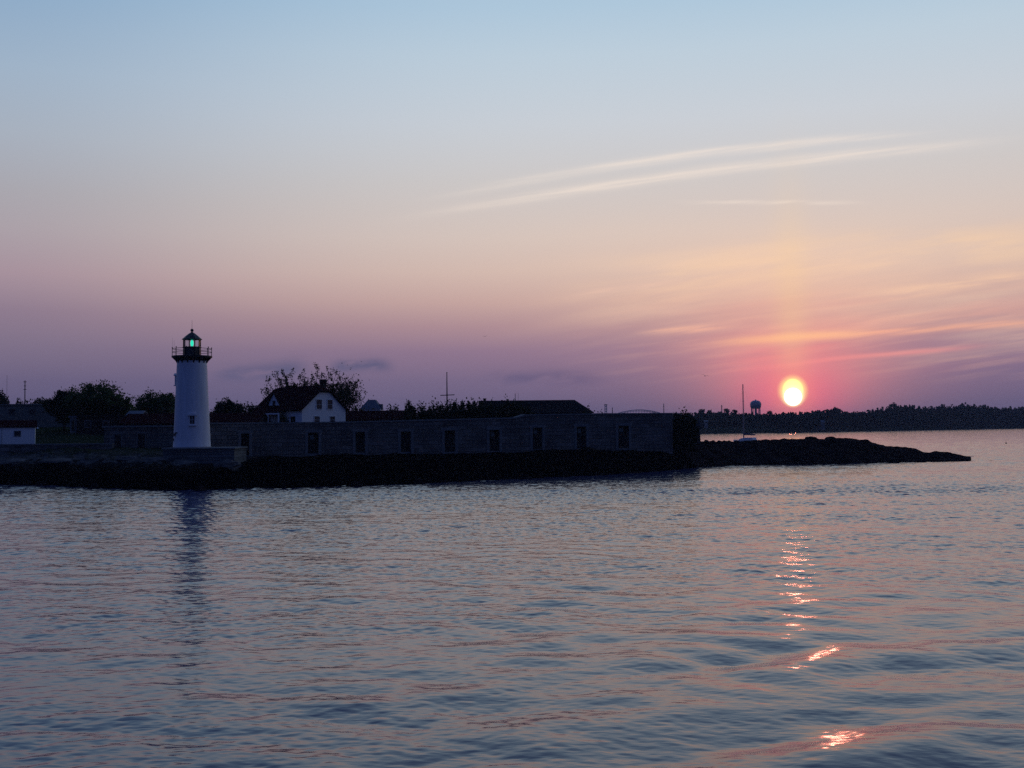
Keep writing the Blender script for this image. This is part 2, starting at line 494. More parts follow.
c = plus(c, gauss(200, 46, 20, 118), s2l((246, 214, 186)), .32)
c = plus(c, gauss(120, 66, 0, 40), s2l((242, 164, 150)), .34)
c = plus(c, gauss(75, 42, 0, 22), s2l((246, 134, 142)), .52)
c = plus(c, gauss(46, 30, 0, 0), s2l((244, 100, 138)), .62)
c = plus(c, gauss(18, 120, 0, 75), s2l((255, 214, 150)), .20)
c = plus(c, gauss(19, 19, 0, 3), s2l((255, 135, 135)), .85)
# ellipse-edged discs: yellow cap and white core
def disc(r, oy, soft, sx=1.0):
    a = mth('DIVIDE', qh, r * sx / F); b = mth('DIVIDE', mth('SUBTRACT', qv, oy / F), r / F)
    return mth('MULTIPLY', front, mth('SUBTRACT', 1.0, sstep(mth('SQRT', mth('ADD', mth('MULTIPLY', a, a), mth('MULTIPLY', b, b))), 1 - soft, 1 + soft)))


c = mixc(disc(13.0, 4.2, .40, .95), c, (1.3, .95, .36))
c = mixc(disc(10.2, 5.0, .22, .92), c, (5.0, 1.7, .50))
c = mixc(disc(10.0, -.8, .30), c, (1.35, 1.08, .68))
c = mixc(disc(8.3, -1.8, .14), c, (26.0, 7.5, 4.6))

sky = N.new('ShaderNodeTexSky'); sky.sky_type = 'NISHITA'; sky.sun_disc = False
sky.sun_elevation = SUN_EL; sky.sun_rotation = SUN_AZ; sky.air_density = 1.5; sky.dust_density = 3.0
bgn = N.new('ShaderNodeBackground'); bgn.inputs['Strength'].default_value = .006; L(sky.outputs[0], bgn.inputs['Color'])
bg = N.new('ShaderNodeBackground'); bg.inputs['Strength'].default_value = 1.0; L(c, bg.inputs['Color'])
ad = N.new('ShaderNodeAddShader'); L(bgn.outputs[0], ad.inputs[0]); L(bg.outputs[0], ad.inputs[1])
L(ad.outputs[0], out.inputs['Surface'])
world.cycles.sampling_method = 'MANUAL'; world.cycles.sample_map_resolution = 2048

sd = bpy.data.lights.new('sun', 'SUN'); sd.energy = .014; sd.angle = math.radians(.5); sd.color = (1, .26, .18)
so = bpy.data.objects.new('sun', sd); col.objects.link(so)
so.rotation_euler = SUN.to_track_quat('Z', 'Y').to_euler(); so.location = (0, 0, 80)

# ------------------------------------------------------------------ water: one sheet with real waves
def make_water():
    thd = np.arange(-.60, .60, .00115)
    thc1 = np.linspace(.60, 2 * PI - .60, 90)
    th = np.concatenate([thd, thc1])          # closes on itself
    r = [3.0]
    while r[-1] < 3000:
        d = r[-1]
        if d < 15: s = .25
        elif d < 210: s = .05 + (d - 15) * .0006
        else: s = min(.165 * (d / 210) ** 2.2, 60)
        r.append(d + s)
    r = np.array(r)
    nt_, nr = len(th), len(r)
    TH, R = np.meshgrid(th, r, indexing='xy')
    X = (R * np.sin(TH)).astype(np.float32); Y = (R * np.cos(TH)).astype(np.float32)
    Z = np.zeros_like(X); GX = np.zeros_like(X); GY = np.zeros_like(X)
    rowstep = np.gradient(r).astype(np.float32)[:, None]
    g = np.random.default_rng(5)
    # gust patches: how rough each stretch of water is
    P = np.zeros_like(X)
    for _ in range(16):
        lx = g.uniform(25, 90); ly = g.uniform(7, 30)
        P += np.sin(2 * PI * (X / lx * g.choice([-1, 1]) + Y / ly) + g.uniform(0, 6.28)).astype(np.float32)
    near = np.interp(Y, [18, 45, 85, 115], [.42, .58, .95, 1.15]).astype(np.float32)
    P = 1 / (1 + np.exp(-P * .9))              # 0 smooth .. 1 ruffled
    rip = (.72 + .55 * P).astype(np.float32)
    # the ruffled current line off the point
    line = np.exp(-((Y - (112 + .02 * X)) / 7.0) ** 2) * (1 / (1 + np.exp(-(X + 25) / 12)))
    rip = rip + 1.1 * line.astype(np.float32)
    calm = np.exp(-((Y - (135 + .35 * X)) / 10.0) ** 2) * (X > -10)
    rip *= (1 - .55 * calm).astype(np.float32)
    wk = np.exp(-((Y - 25) / 17.0) ** 2) / (1 + np.exp(-(X - 1.0 + (Y - 25) * .12) / 2.0))
    rip *= (1 - .55 * wk).astype(np.float32)
    n = 96
    lam = np.exp(g.uniform(math.log(.2), math.log(6.5), n))
    for i in range(n):
        l = lam[i]; k = 2 * PI / l
        ang = g.normal(0, .62) + .12
        kx, ky = k * math.sin(ang), k * math.cos(ang)
        slope = .0185 * (1.35 if l < .8 else .75 if l < 2.5 else .36)
        a = slope / k
        ph = g.uniform(0, 2 * PI)
        lim = np.clip((l / rowstep - 2.2) / 2.0, 0, 1)
        arg = kx * X + ky * Y + ph
        amp = a * lim * (rip * near if l < 1.4 else (.6 + .4 * rip))
        Z += amp * np.sin(arg)
        c_ = amp * .8 * np.cos(arg)
        GX -= c_ * math.sin(ang); GY -= c_ * math.cos(ang)
    # the boat's own wake: long crests sweeping across the near right water
    for l, a, ph, dr in ((3.4, .036, .4, -.62), (2.3, .012, 2.0, -.40), (4.6, .055, 4.1, -.56), (2.9, .018, 1.1, -.85), (1.7, .006, 5.0, -.7), (6.5, .050, 2.6, -.66)):
        dirx, diry = math.sin(dr), math.cos(dr)
        u = X * dirx + Y * diry; vv = X * diry - Y * dirx
        k = 2 * PI / l
        arg = k * u + ph + .7 * np.sin(vv * 2 * PI / (l * 3.6) + ph * 2) + .35 * np.sin(vv * 2 * PI / (l * 1.7) + u * .4)
        env = wk * (.55 + .45 * np.sin(vv * 2 * PI / (l * 2.6) + ph * 3 + u * .35))
        a *= 1.3
        Z += (a * env * np.sin(arg)).astype(np.float32)
        GX -= (a * .8 * env * np.cos(arg) * dirx).astype(np.float32); GY -= (a * .8 * env * np.cos(arg) * diry).astype(np.float32)
    X = X + GX; Y = Y + GY
    V = np.stack([X, Y, Z], -1).reshape(-1, 3)
    i = np.arange(nr - 1)[:, None] * nt_; j = np.arange(nt_)[None, :]; j2 = (j + 1) % nt_
    Q = np.stack([(i + j), (i + j2), (i + nt_ + j2), (i + nt_ + j)], -1).reshape(-1, 4)[:, ::-1]
    # close the middle under the viewer
    cidx = len(V)
    V = np.vstack([V, [[0, 0, 0]]])
    o = npmesh('water', V, Q, M['sea_water'], smooth=True)
    me = o.data
    print('water verts', len(V))
    return o


water = tag(make_water(), kind='structure')

# ------------------------------------------------------------------ island ground and the rocky point
WL = np.array([(-420, 478), (-200, 481), (-60, 483), (0, 484), (40, 485), (80, 487), (120, 489), (150, 490), (200, 490), (250, 488.3), (300, 487.3), (350, 486), (400, 484.3),
               (450, 482), (500, 479.5), (560, 477), (620, 474), (660, 471), (700, 467), (740, 465), (800, 464.5), (845, 464), (870, 463), (900, 462.3), (930, 462), (960, 461.4), (973, 461), (990, 460.5)], float)
OUT = np.array([(672, 447), (690, 443.5), (700, 441.2), (720, 442), (735, 442), (745, 440.8), (765, 439.8), (780, 438.8), (800, 438.4), (806, 438.8), (812, 437.8), (820, 439.2), (830, 438), (850, 439),
                (866, 440.5), (875, 444), (885, 446.5), (903, 447), (913, 449), (920, 452.2), (928, 452.8), (935, 451.3), (945, 452.2), (958, 455), (968, 458.0), (973.5, 460.8), (976, 463), (990, 480)], float)


def shoreY(px):
    y = np.interp(px, WL[:, 0], WL[:, 1]); return CAM_H * F / (y - hor(px))


def ground_z(px, t):
    Yf = shoreY(px)
    g = np.interp(px, [-420, 470, 680], [1, 1, 2.1]); k = np.interp(px, [0, 70, 190, 235], [1.6, 1.55, 1.15, 1.0])
    zm = k * np.interp(t * g, [-3, 0, 1.5, 4, 8, 12, 20, 40, 60, 100, 150, 175, 200], [-1.5, -.05, .6, 1.3, 2.1, 2.6, 2.9, 4.0, 4.9, 5.2, 4.6, 2, -2.5])
    tw = 13.0
    yo = np.interp(px, OUT[:, 0], OUT[:, 1])
    zr = CAM_H + (hor(px) - yo) * (Yf + tw * .9) / F
    zr = max(zr, -1.5)
    f = np.interp(t / tw, [-.25, 0, .12, .35, .7, 1.0, 1.4, 1.9, 2.4, 3, 20], [-1.2, -.05, .18, .5, .88, 1.0, .8, .35, -.3, -1, -1])
    zs = zr * f if f > 0 else f * 2.0
    w = np.clip((px - 670) / 32.0, 0, 1); w = w * w * (3 - 2 * w)
    return zm * (1 - w) + zs * w


def make_ground():
    px = np.concatenate([np.arange(-420, -60, 6), np.arange(-60, 992, 1.6)])
    t = np.concatenate([np.arange(-3, 34, .3), np.arange(34, 205, 5)])
    V = np.zeros((len(t), len(px), 3))
    for j, p in enumerate(px):
        Yf = shoreY(p)
        for i, tt in enumerate(t):
            Y = Yf + tt
            X = Y * (p - 512) / F
            z = ground_z(p, tt + (1.5 * noise.noise(Vector((X * .16, 3.3, Y * .05))) + 1.0 * noise.noise(Vector((X * .55, 7.7, Y * .3)))) * (1 if tt < 16 else .3))
            nz = noise.fractal(Vector((X * .22, Y * .22, 1.7)), 1.0, 2.0, 5)
            rd = abs(noise.noise(Vector((X * .5 + Y * .12, Y * .5, 8.1))))
            if p < 672:
                a = .55 if tt < 14 else .55 - .35 * min(1, (tt - 14) / 6)
                n3 = noise.fractal(Vector((X * .9, Y * .9, 4.2)), 1.0, 2.0, 3)
                z += (a * nz + a * .45 * n3) * min(1, max(0, (z + .3))) + (.35 * (.3 - rd) if tt < 14 else 0) * min(1, max(0, z + .2))
            else:
                n3 = noise.fractal(Vector((X * .9, Y * .9, 4.2)), 1.0, 2.0, 3)
                z += (.26 * nz + .16 * n3 + .3 * (.25 - rd)) * min(1, max(0, z * .6 + .12))
            V[i, j] = (X, Y, z)
    nr, nc = len(t), len(px)
    i = np.arange(nr - 1)[:, None] * nc; j = np.arange(nc - 1)[None, :]
    Q = np.stack([i + j, i + j + 1, i + nc + j + 1, i + nc + j], -1).reshape(-1, 4)
    o = npmesh('ground', V.reshape(-1, 3), Q, M['shore_ground'], smooth=False)
    return o


ground = tag(make_ground(), kind='structure')
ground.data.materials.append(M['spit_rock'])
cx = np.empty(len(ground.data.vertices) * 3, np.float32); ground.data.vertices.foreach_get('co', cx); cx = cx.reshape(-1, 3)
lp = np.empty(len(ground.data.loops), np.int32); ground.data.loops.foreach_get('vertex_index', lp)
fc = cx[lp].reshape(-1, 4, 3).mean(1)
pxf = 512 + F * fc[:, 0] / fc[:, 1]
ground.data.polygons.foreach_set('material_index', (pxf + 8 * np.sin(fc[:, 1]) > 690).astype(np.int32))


def gz(px, Y):
    return float(ground_z(px, Y - float(shoreY(px))))


# ------------------------------------------------------------------ foliage
def crown_mesh(name, blobs, n, size, m, parent=None, seed=0, clump=.30, g=None, smin=.6):
    """leaf-sized faces gathered in clumps through the volume of several blobs (cx,cy,cz,rx,ry,rz)"""
    g = g or np.random.default_rng(seed)
    vol = np.array([b[3] * b[4] * b[5] for b in blobs]) ** .7; vol /= vol.sum()
    P = []
    for b, w in zip(blobs, vol):
        k = max(6, int(26 * len(blobs) * w) + 6)
        d = g.normal(size=(k, 3)); d /= np.linalg.norm(d, axis=1)[:, None]
        rr = g.uniform(.35, 1.0, k) ** .6
        cc = d * rr[:, None]
        m_ = int(n * w)
        idx = g.integers(0, k, m_)
        cr_ = g.uniform(.6, 1.3, k) * clump
        off = g.normal(size=(m_, 3)) * .5 * cr_[idx][:, None]
        q = (cc[idx] + off) * np.array(b[3:]) + np.array(b[:3])
        P.append(q)
    P = np.vstack(P)
    P = P[P[:, 2] > .05]
    a = g.normal(size=P.shape); a /= np.linalg.norm(a, axis=1)[:, None]
    b_ = np.cross(a, g.normal(size=P.shape)); b_ /= np.linalg.norm(b_, axis=1)[:, None]
    s = size * g.uniform(smin, 1.4, len(P))[:, None]
    V = np.stack([P - a * s * .5, P + b_ * s * .28, P + a * s * .5, P - b_ * s * .28], 1).reshape(-1, 3)
    Q = np.arange(len(V)).reshape(-1, 4)
    return npmesh(name, V, Q, m, parent=parent)


def trunk_mesh(h, r, limbs, spread, m, parent, seed, base=0.0):
    g = random.Random(seed); mb = MB()
    top = Vector((g.uniform(-.2, .2) * spread * .3, g.uniform(-.2, .2), h * .75))
    mb.tube([(0, 0, base), (0.05, 0, h * .3), top], [r, r * .75, r * .25], 7)
    for i in range(limbs):
        z0 = h * g.uniform(.2, .5); w = 2 * PI * i / limbs + g.uniform(-.4, .4)
        d = spread * g.uniform(.45, .8)
        p0 = Vector((0, 0, z0)); p2 = Vector((math.cos(w) * d, math.sin(w) * d, h * g.uniform(.65, .92)))
        p1 = p0.lerp(p2, .5) + Vector((0, 0, -h * .03))
        mb.tube([p0, p1, p2], [r * .5, r * .32, r * .1], 5)
    return mb.build('trunk', m, parent)


def tree(px, ytop, wpx, Y, label, leaf='leaf', cat='tree', name='tree', n=5000, size=.42, seed=1, group=None, zg=None, flat=1.0, lumps=6):
    z0 = gz(px, Y) if zg is None else zg
    top = zat(px, ytop, Y); h = top - z0
    R = wpx * Y / F / 2
    o = empty(name, (xat(px, Y), Y, z0 - .1), 0, label, cat, group)
    g = random.Random(seed)
    trunk_mesh(h, max(.10, h * .03), 5, R * .8, M['bark'], o, seed, -.6)
    ch = h * .72
    bl = [(0, 0, h - ch * .55, R * .68, R * .62, ch * .5)]
    for i in range(lumps):
        w = 2 * PI * i / lumps + g.uniform(-.3, .3); q = g.uniform(.42, .62)
        rz = ch * g.uniform(.22, .34)
        zz = min(h - rz * 1.02, h * .28 + ch * g.uniform(.12, .62) * flat)
        bl.append((math.cos(w) * R * q, math.sin(w) * R * q, max(zz, rz * .8), R * g.uniform(.34, .46), R * g.uniform(.34, .46), rz))
    crown_mesh('crown', bl, n, size, M[leaf], o, seed)
    return o


def shrub(px, ytop, wpx, Y, label, leaf='leaf_dark', n=1600, size=.38, seed=1, group=None, zg=None):
    z0 = gz(px, Y) if zg is None else zg
    h = zat(px, ytop, Y) - z0; R = wpx * Y / F / 2
    o = empty('shrub', (xat(px, Y), Y, z0 - .1), 0, label, 'shrub', group)
    g = random.Random(seed)
    mb = MB()
    for i in range(5):
        w = g.uniform(0, 2 * PI)
        mb.tube([(0, 0, -.4), (math.cos(w) * R * .25, math.sin(w) * R * .25, h * .4), (math.cos(w) * R * .5, math.sin(w) * R * .5, h * .78)], [.07, .05, .02], 5)
    mb.build('stem', M['bark'], o)
    bl = [(0, 0, h * .48, R * .8, R * .8, h * .47)]
    for i in range(5):
        w = 2 * PI * i / 5 + g.uniform(-.4, .4)
        bl.append((math.cos(w) * R * .55, math.sin(w) * R * .5, h * g.uniform(.35, .68), R * .42, R * .42, h * g.uniform(.24, .32)))
    crown_mesh('foliage', bl, n, size, M[leaf], o, seed)
    return o


# ------------------------------------------------------------------ lighthouse
LY = 137.0; K = LY / F
lx = xat(192, LY); lz0 = zat(192, 447.3, LY)
# stone platform under it
pf = empty('stone_platform', (lx, LY, lz0 - 2.4), 0, 'low pale granite platform that the white lighthouse stands on', 'platform')
MB().b2(-2.75, 6.1, -2.9, 3.2, 0, 2.2).build('base', M['pale_block'], pf)
MB().b2(-2.9, 6.25, -3.05, 3.35, 2.2, 2.38).build('coping', M['granite_frame'], pf, bevel=.03)

LH = empty('lighthouse', (lx, LY, lz0), 0, 'tall white conical lighthouse with black gallery and green lamp lit', 'lighthouse')
LH.rotation_euler = (0, -math.radians(.12), 0)
def H(y): return (447.3 - y) * K
prof = [(2.36, -.02), (2.30, .15)] + [(2.30 + (1.83 - 2.30) * (i / 12) ** .92, .15 + (H(359.5) - .15) * i / 12) for i in range(1, 13)]
MB().lathe(prof, 48).build('tower', M['white_paint'], LH, smooth=True)
gal = MB().lathe([(1.80, H(361.5)), (1.98, H(359.6)), (2.05, H(358.2)), (2.48, H(357.6)), (2.50, H(356.2)), (2.44, H(356.0))], 40).build('gallery', M['black_iron'], LH)
mb_r = MB()
for zz in (.90, .48):
    ring = [(2.40 * math.cos(a), 2.40 * math.sin(a), H(356) + zz) for a in np.linspace(0, 2 * PI, 41)]
    mb_r.tube(ring, .032, 6)
mb_r.build('rail', M['black_iron'], gal)
for i in range(10):
    w = 2 * PI * (i + .5) / 10
    x, y = 2.40 * math.cos(w), 2.40 * math.sin(w)
    MB().tube([(x, y, H(356.1)), (x, y, H(356) + 1.02)], .045, 6).ball((x, y, H(356) + 1.06), .075, 8, 6).build('post', M['black_iron'], gal)
for i in range(16):
    w = 2 * PI * i / 16
    c_, s_ = math.cos(w), math.sin(w)
    b = MB().prism([(1.78, H(364.5)), (2.02, H(361)), (2.36, H(358.3)), (2.36, H(357.7)), (1.78, H(357.7))], 'y', -.07, .07)
    b.v = [(x * c_ - y * s_, x * s_ + y * c_, z) for x, y, z in b.v]
    b.build('bracket', M['black_iron'], gal)
lan = MB().lathe([(1.10, H(356.1)), (1.12, H(355.5)), (1.10, H(347.8)), (1.16, H(347.6)), (1.16, H(346.9)), (1.02, H(346.8))], 10, a0=PI / 10).build('lantern_room', M['black_iron'], LH)
MB().lathe([(1.04, H(346.8)), (1.04, H(339.6))], 10, a0=PI / 10, caps=False).build('glass', M['lantern_glass'], lan)
for i in range(10):
    w = PI / 10 + 2 * PI * i / 10
    MB().tube([(1.06 * math.cos(w), 1.06 * math.sin(w), H(346.9)), (1.06 * math.cos(w), 1.06 * math.sin(w), H(339.5))], .045, 6).build('mullion', M['black_iron'], lan)
d_ = MB().b2(-.35, .35, -1.12, -1.07, H(355.6), H(349)).build('door', M['dark_metal'], lan)
rf = MB().lathe([(1.24, H(339.6)), (1.25, H(339.0)), (1.16, H(338.6)), (.78, H(335.9)), (.44, H(333.7)), (.18, H(332.4)), (.13, H(331.9))], 10, a0=PI / 10).build('roof', M['black_iron'], LH)
MB().ball((0, 0, H(330.2)), .21, 12, 8).build('vent_ball', M['black_iron'], rf, smooth=True)
MB().tube([(0, 0, H(329)), (0, 0, H(319.5))], [.022, .012], 5).build('lightning_rod', M['black_iron'], rf)
lm = MB().lathe([(.14, H(346.8)), (.14, H(346.2))], 12).build('lamp_stand', M['black_iron'], LH)
MB().ball((0, 0, H(343.2)), .20, 16, 12, (1, 1, 2.1)).build('lamp', M['green_lamp'], LH, smooth=True)
for px_, yt in ((172.6, 338), (177.3, 341)):
    x = (px_ - 191.2) * K; y = -math.sqrt(max(0, 2.40 ** 2 - x * x))
    MB().tube([(x, y, H(355.9)), (x, y, H(yt))], .009, 5).build('antenna', M['dark_metal'], LH)
def tower_window(ang, yc, ww, hh):
    z = H(yc); R_ = 2.30 + (1.83 - 2.30) * (z / H(359.5)) ** .92
    t = empty('window', (0, 0, 0)); t.parent = LH; t.rotation_euler = (0, 0, ang)
    # frame is the part itself, pane and hood below it
    col.objects.unlink(t); bpy.data.objects.remove(t)
    def rot(b):
        c_, s_ = math.cos(ang), math.sin(ang)
        b.v = [(x * c_ - y * s_, x * s_ + y * c_, zz) for x, y, zz in b.v]; return b
    fr = MB()
    q = .11
    fr.b2(-ww / 2 - q, -ww / 2, -R_ - .13, -R_ + .4, z - hh / 2, z + hh / 2)
    fr.b2(ww / 2, ww / 2 + q, -R_ - .13, -R_ + .4, z - hh / 2, z + hh / 2)
    fr.b2(-ww / 2 - q, ww / 2 + q, -R_ - .13, -R_ + .4, z - hh / 2 - q, z - hh / 2)
    o = rot(fr).build('window', M['white_wood'], LH)
    rot(MB().b2(-ww / 2, ww / 2, -R_ - .06, -R_ + .3, z - hh / 2, z + hh / 2)).build('pane', M['pane'], o)
    rot(MB().b2(-.03, .03, -R_ - .09, -R_ - .062, z - hh / 2, z + hh / 2).b2(-ww / 2, -.03, -R_ - .09, -R_ - .062, z - .03, z + .03).b2(.03, ww / 2, -R_ - .09, -R_ - .062, z - .03, z + .03)).build('glazing_bar', M['grey_frame'], o)
    hood = MB().prism([(-ww / 2 - .28, z + hh / 2), (ww / 2 + .28, z + hh / 2), (ww / 2 + .28, z + hh / 2 + .1), (0, z + hh / 2 + .34), (-ww / 2 - .28, z + hh / 2 + .1)], 'y', -R_ - .24, -R_ + .4)
    rot(hood).build('hood', M['white_wood'], o)
    rot(MB().b2(-ww / 2 - .2, ww / 2 + .2, -R_ - .24, -R_ + .4, z - hh / 2 - .22, z - hh / 2 - q)).build('sill', M['white_wood'], o)
tower_window(math.radians(17), 420.0, .56, 1.05)
tower_window(math.radians(-86), 380, .56, 1.05)
for px_, y_, ww, hh in ((178.6, 434.5, .3, .35), (176.4, 439.5, .25, .3), (180.5, 432.5, .35, .12)):
    x = (px_ - 192) * K; z = H(y_); R_ = 2.26
    a = math.asin(x / R_)
    b = MB().b2(-ww / 2, ww / 2, -R_ - .12, -R_ + .1, z - hh / 2, z + hh / 2)
    b.v = [(p * math.cos(a) - q * math.sin(a), p * math.sin(a) + q * math.cos(a), zz) for p, q, zz in b.v]
    b.build('wall_fitting', M['dark_metal'], LH)

# ------------------------------------------------------------------ fort wall
A = Vector((xat(210, 147), 147)); B = Vector((xat(672, 171.5), 171.5))
FA = math.atan2(B.y - A.y, B.x - A.x); FL = (B - A).length
def s_of(px):
    d = (px - 512) / F
    u = (B - A) / FL
    return (d * A.y - A.x) / (u.x - d * u.y)
def Y_of(px): return A.y + (B - A).y / FL * s_of(px)
fort = empty('fort_wall', (A.x, A.y, 0), FA, 'long low granite fort wall with a row of gun ports facing the water', 'fort wall')
topk = [(210, 424.2), (300, 423.6), (340, 423.1), (400, 421.6), (505, 419.0), (516, 418.6), (525, 415.8), (600, 414.6), (672, 414.2)]
TK = [(s_of(p), zat(p, y, Y_of(p))) for p, y in topk]
def topz(s): return float(np.interp(s, [a for a, _ in TK], [b for _, b in TK]))
ports = [(245, 8, 433.5), (313, 10.5, 432.5), (360, 9.5, 432), (405.5, 10, 431.5), (449.5, 10.5, 430.5), (494, 10, 430), (537, 9.5, 427.5), (581, 9.5, 426.7), (623, 10.5, 425.8)]
PO = []
for p, w, y in ports:
    Y = Y_of(p); PO.append((s_of(p - w / 2), s_of(p + w / 2), zat(p, y, Y), p))
ZB = 1.2; TH_ = 1.6
wl = MB(); cuts = sorted(set([a for a, _ in TK] + [x for q in PO for x in q[:2]] + [0, FL]))
for a, b in zip(cuts[:-1], cuts[1:]):
    if b - a < 1e-4: continue
    mid_ = (a + b) / 2; lo = ZB
    for q in PO:
        if q[0] < mid_ < q[1]: lo = q[2]
    wl.prism([(a, lo), (b, lo), (b, topz(b)), (a, topz(a))], 'y', 0, TH_)
wl.build('wall', M['fort_stone'], fort)
cp = MB()
for (a, za), (b, zb) in zip(TK[:-1], TK[1:]):
    cp.prism([(a, za), (b, zb), (b, zb + .22), (a, za + .22)], 'y', -.12, TH_ + .1)
cp.build('coping', M['granite_frame'], fort)
for i, (a, b, zt, p) in enumerate(PO):
    fr = MB().b2(a - .42, a, -.06, .5, ZB, zt).b2(b, b + .42, -.06, .5, ZB, zt).b2(a - .55, b + .55, -.07, .5, zt, zt + .42)
    o = fr.build('gun_port', M['granite_frame'], fort, bevel=.02)
    MB().b2(a, b, .7, .95, ZB, zt).build('shutter', M['dark_wood'], o)
    w = b - a
    if p in (494, 537, 581, 623, 313):
        MB().b2(a + w * .28, a + w * .62, .62, .695, zt - .95, zt - .35).build('gap_light_panel', M['pale_green'], o)  # added panel; its pale green stands in for light seen through the port
    MB().b2(a + .03, b - .03, .05, .68, ZB, gz(p, Y_of(p)) + .25).build('sill', M['granite_frame'], o)

# wall end, half hidden by a tree
Y2 = 186.0
we = empty('stone_wall', (xat(672.5, Y2), Y2, 0), 0.06, 'short ruined stone wall end at the right tip of the fort', 'stone wall')
ww = xat(700.5, Y2) - xat(672.5, Y2)
z1, z2, z3 = zat(674, 415, Y2), zat(690, 416.5, Y2), zat(700, 419, Y2)
MB().prism([(0, .8), (ww, .3), (ww, z3), (ww * .8, z3 + .3), (ww * .78, z2), (ww * .3, z2 + .1), (ww * .28, z1), (0, z1)], 'y', 0, 2.0).build('wall', M['fort_stone'], we)
MB().b2(ww * .02, ww * .27, -.08, 2.08, z1, z1 + .2).build('coping', M['granite_frame'], we)

# ------------------------------------------------------------------ low buildings
def window_part(parent, x, z, w, h, y=0.0, fm='grey_frame', name='window'):
    q = .08
    fr = MB().b2(x - w / 2 - q, x - w / 2, y - .06, y + .04, z - h / 2, z + h / 2).b2(x + w / 2, x + w / 2 + q, y - .06, y + .04, z - h / 2, z + h / 2)
    fr.b2(x - w / 2 - q, x + w / 2 + q, y - .06, y + .04, z + h / 2, z + h / 2 + q).b2(x - w / 2 - q, x + w / 2 + q, y - .1, y + .04, z - h / 2 - q, z - h / 2)
    o = fr.build(name, M[fm], parent)
    MB().b2(x - w / 2, x + w / 2, y - .025, y + .03, z - h / 2, z + h / 2).build('pane', M['pane'], o)
    return o


def gabled(name, label, cat, px0, px1, Y, depth, z0, ze, zr, wallm, roofm, wins=(), doors=(), rz=0.0, group=None, over=.35, hip=0.0):
    X0, X1 = xat(px0, Y), xat(px1, Y); Lw = (X1 - X0) * (.91 if rz else 1)
    o = empty(name, (X1 - Lw * math.cos(rz), Y - Lw * math.sin(rz), z0), rz, label, cat, group)
    lx_ = lambda p: Lw * (p - px0) / (px1 - px0)
    e, r = ze - z0, zr - z0
    wb_ = MB().prism([(0, -1.2), (depth, -1.2), (depth, e), (depth / 2, r - .03), (0, e)], 'x', 0, Lw)
    if hip: wb_.v = [(x - (hip + .1 if (x > Lw - .01 and z > e + .1) else 0), y, z) for x, y, z in wb_.v]
    wb_.build('wall', M[wallm], o)
    k = (r - e) / (depth / 2); t = .16
    roof = MB().prism([(-over, e - k * over + .02), (depth / 2, r + .02), (depth + over, e - k * over + .02), (depth + over, e - k * over + t + .02), (depth / 2, r + t + .05), (-over, e - k * over + t + .02)], 'x', -over, Lw + over)
    if hip:
        roof.v = [(x - (hip + over if (x > Lw and abs(y - depth / 2) < .01) else 0), y, z) for x, y, z in roof.v]
    rf = roof.build('roof', M[roofm], o)
    for px, y, w, h in wins:
        window_part(o, lx_(px), zat(px, y, Y) - z0, w, h, 0.0, 'grey_wood')
    for px, y, w, h in doors:
        x = lx_(px); z = zat(px, y, Y) - z0
        d = MB().b2(x - w / 2, x + w / 2, -.05, .03, z - h / 2, z + h / 2).build('door', M['dark_wood'], o)
        MB().b2(x - w / 2 - .12, x - w / 2, -.08, .03, z - h / 2, z + h / 2).b2(x + w / 2, x + w / 2 + .12, -.08, .03, z - h / 2, z + h / 2).b2(x - w / 2 - .12, x + w / 2 + .12, -.08, .03, z + h / 2, z + h / 2 + .14).build('frame', M['granite_frame'], d)
    return o, rf


def slabhouse(name, label, cat, px0, px1, Y, depth, z0, zt, wallm, roofm, wins=(), doors=(), group=None, rz=0.0, fm='grey_wood'):
    X0, X1 = xat(px0, Y), xat(px1, Y); Lw = (X1 - X0) * (.91 if rz else 1)
    o = empty(name, (X1 - Lw * math.cos(rz), Y - Lw * math.sin(rz), z0), rz, label, cat, group); h = zt - z0
    lx_ = lambda p: Lw * (p - px0) / (px1 - px0)
    MB().b2(0, Lw, 0, depth, -1.2, h - .25).build('wall', M[wallm], o)
    MB().b2(-.2, Lw + .2, -.2, depth + .2, h - .25, h).build('roof', M[roofm], o)
    for px, y, w, hh in wins:
        window_part(o, lx_(px), zat(px, y, Y) - z0, w, hh, 0.0, fm)
    for px, y, w, hh in doors:
        x = lx_(px); z = zat(px, y, Y) - z0
        d = MB().b2(x - w / 2, x + w / 2, -.05, .03, z - hh / 2, z + hh / 2).build('door', M['dark_wood'], o)
        MB().b2(x - w / 2 - .12, x - w / 2, -.08, .03, z - hh / 2, z + hh / 2).b2(x + w / 2, x + w / 2 + .12, -.08, .03, z - hh / 2, z + hh / 2).b2(x - w / 2 - .12, x + w / 2 + .12, -.08, .03, z + hh / 2, z + hh / 2 + .14).build('frame', M['granite_frame'], d)
    return o


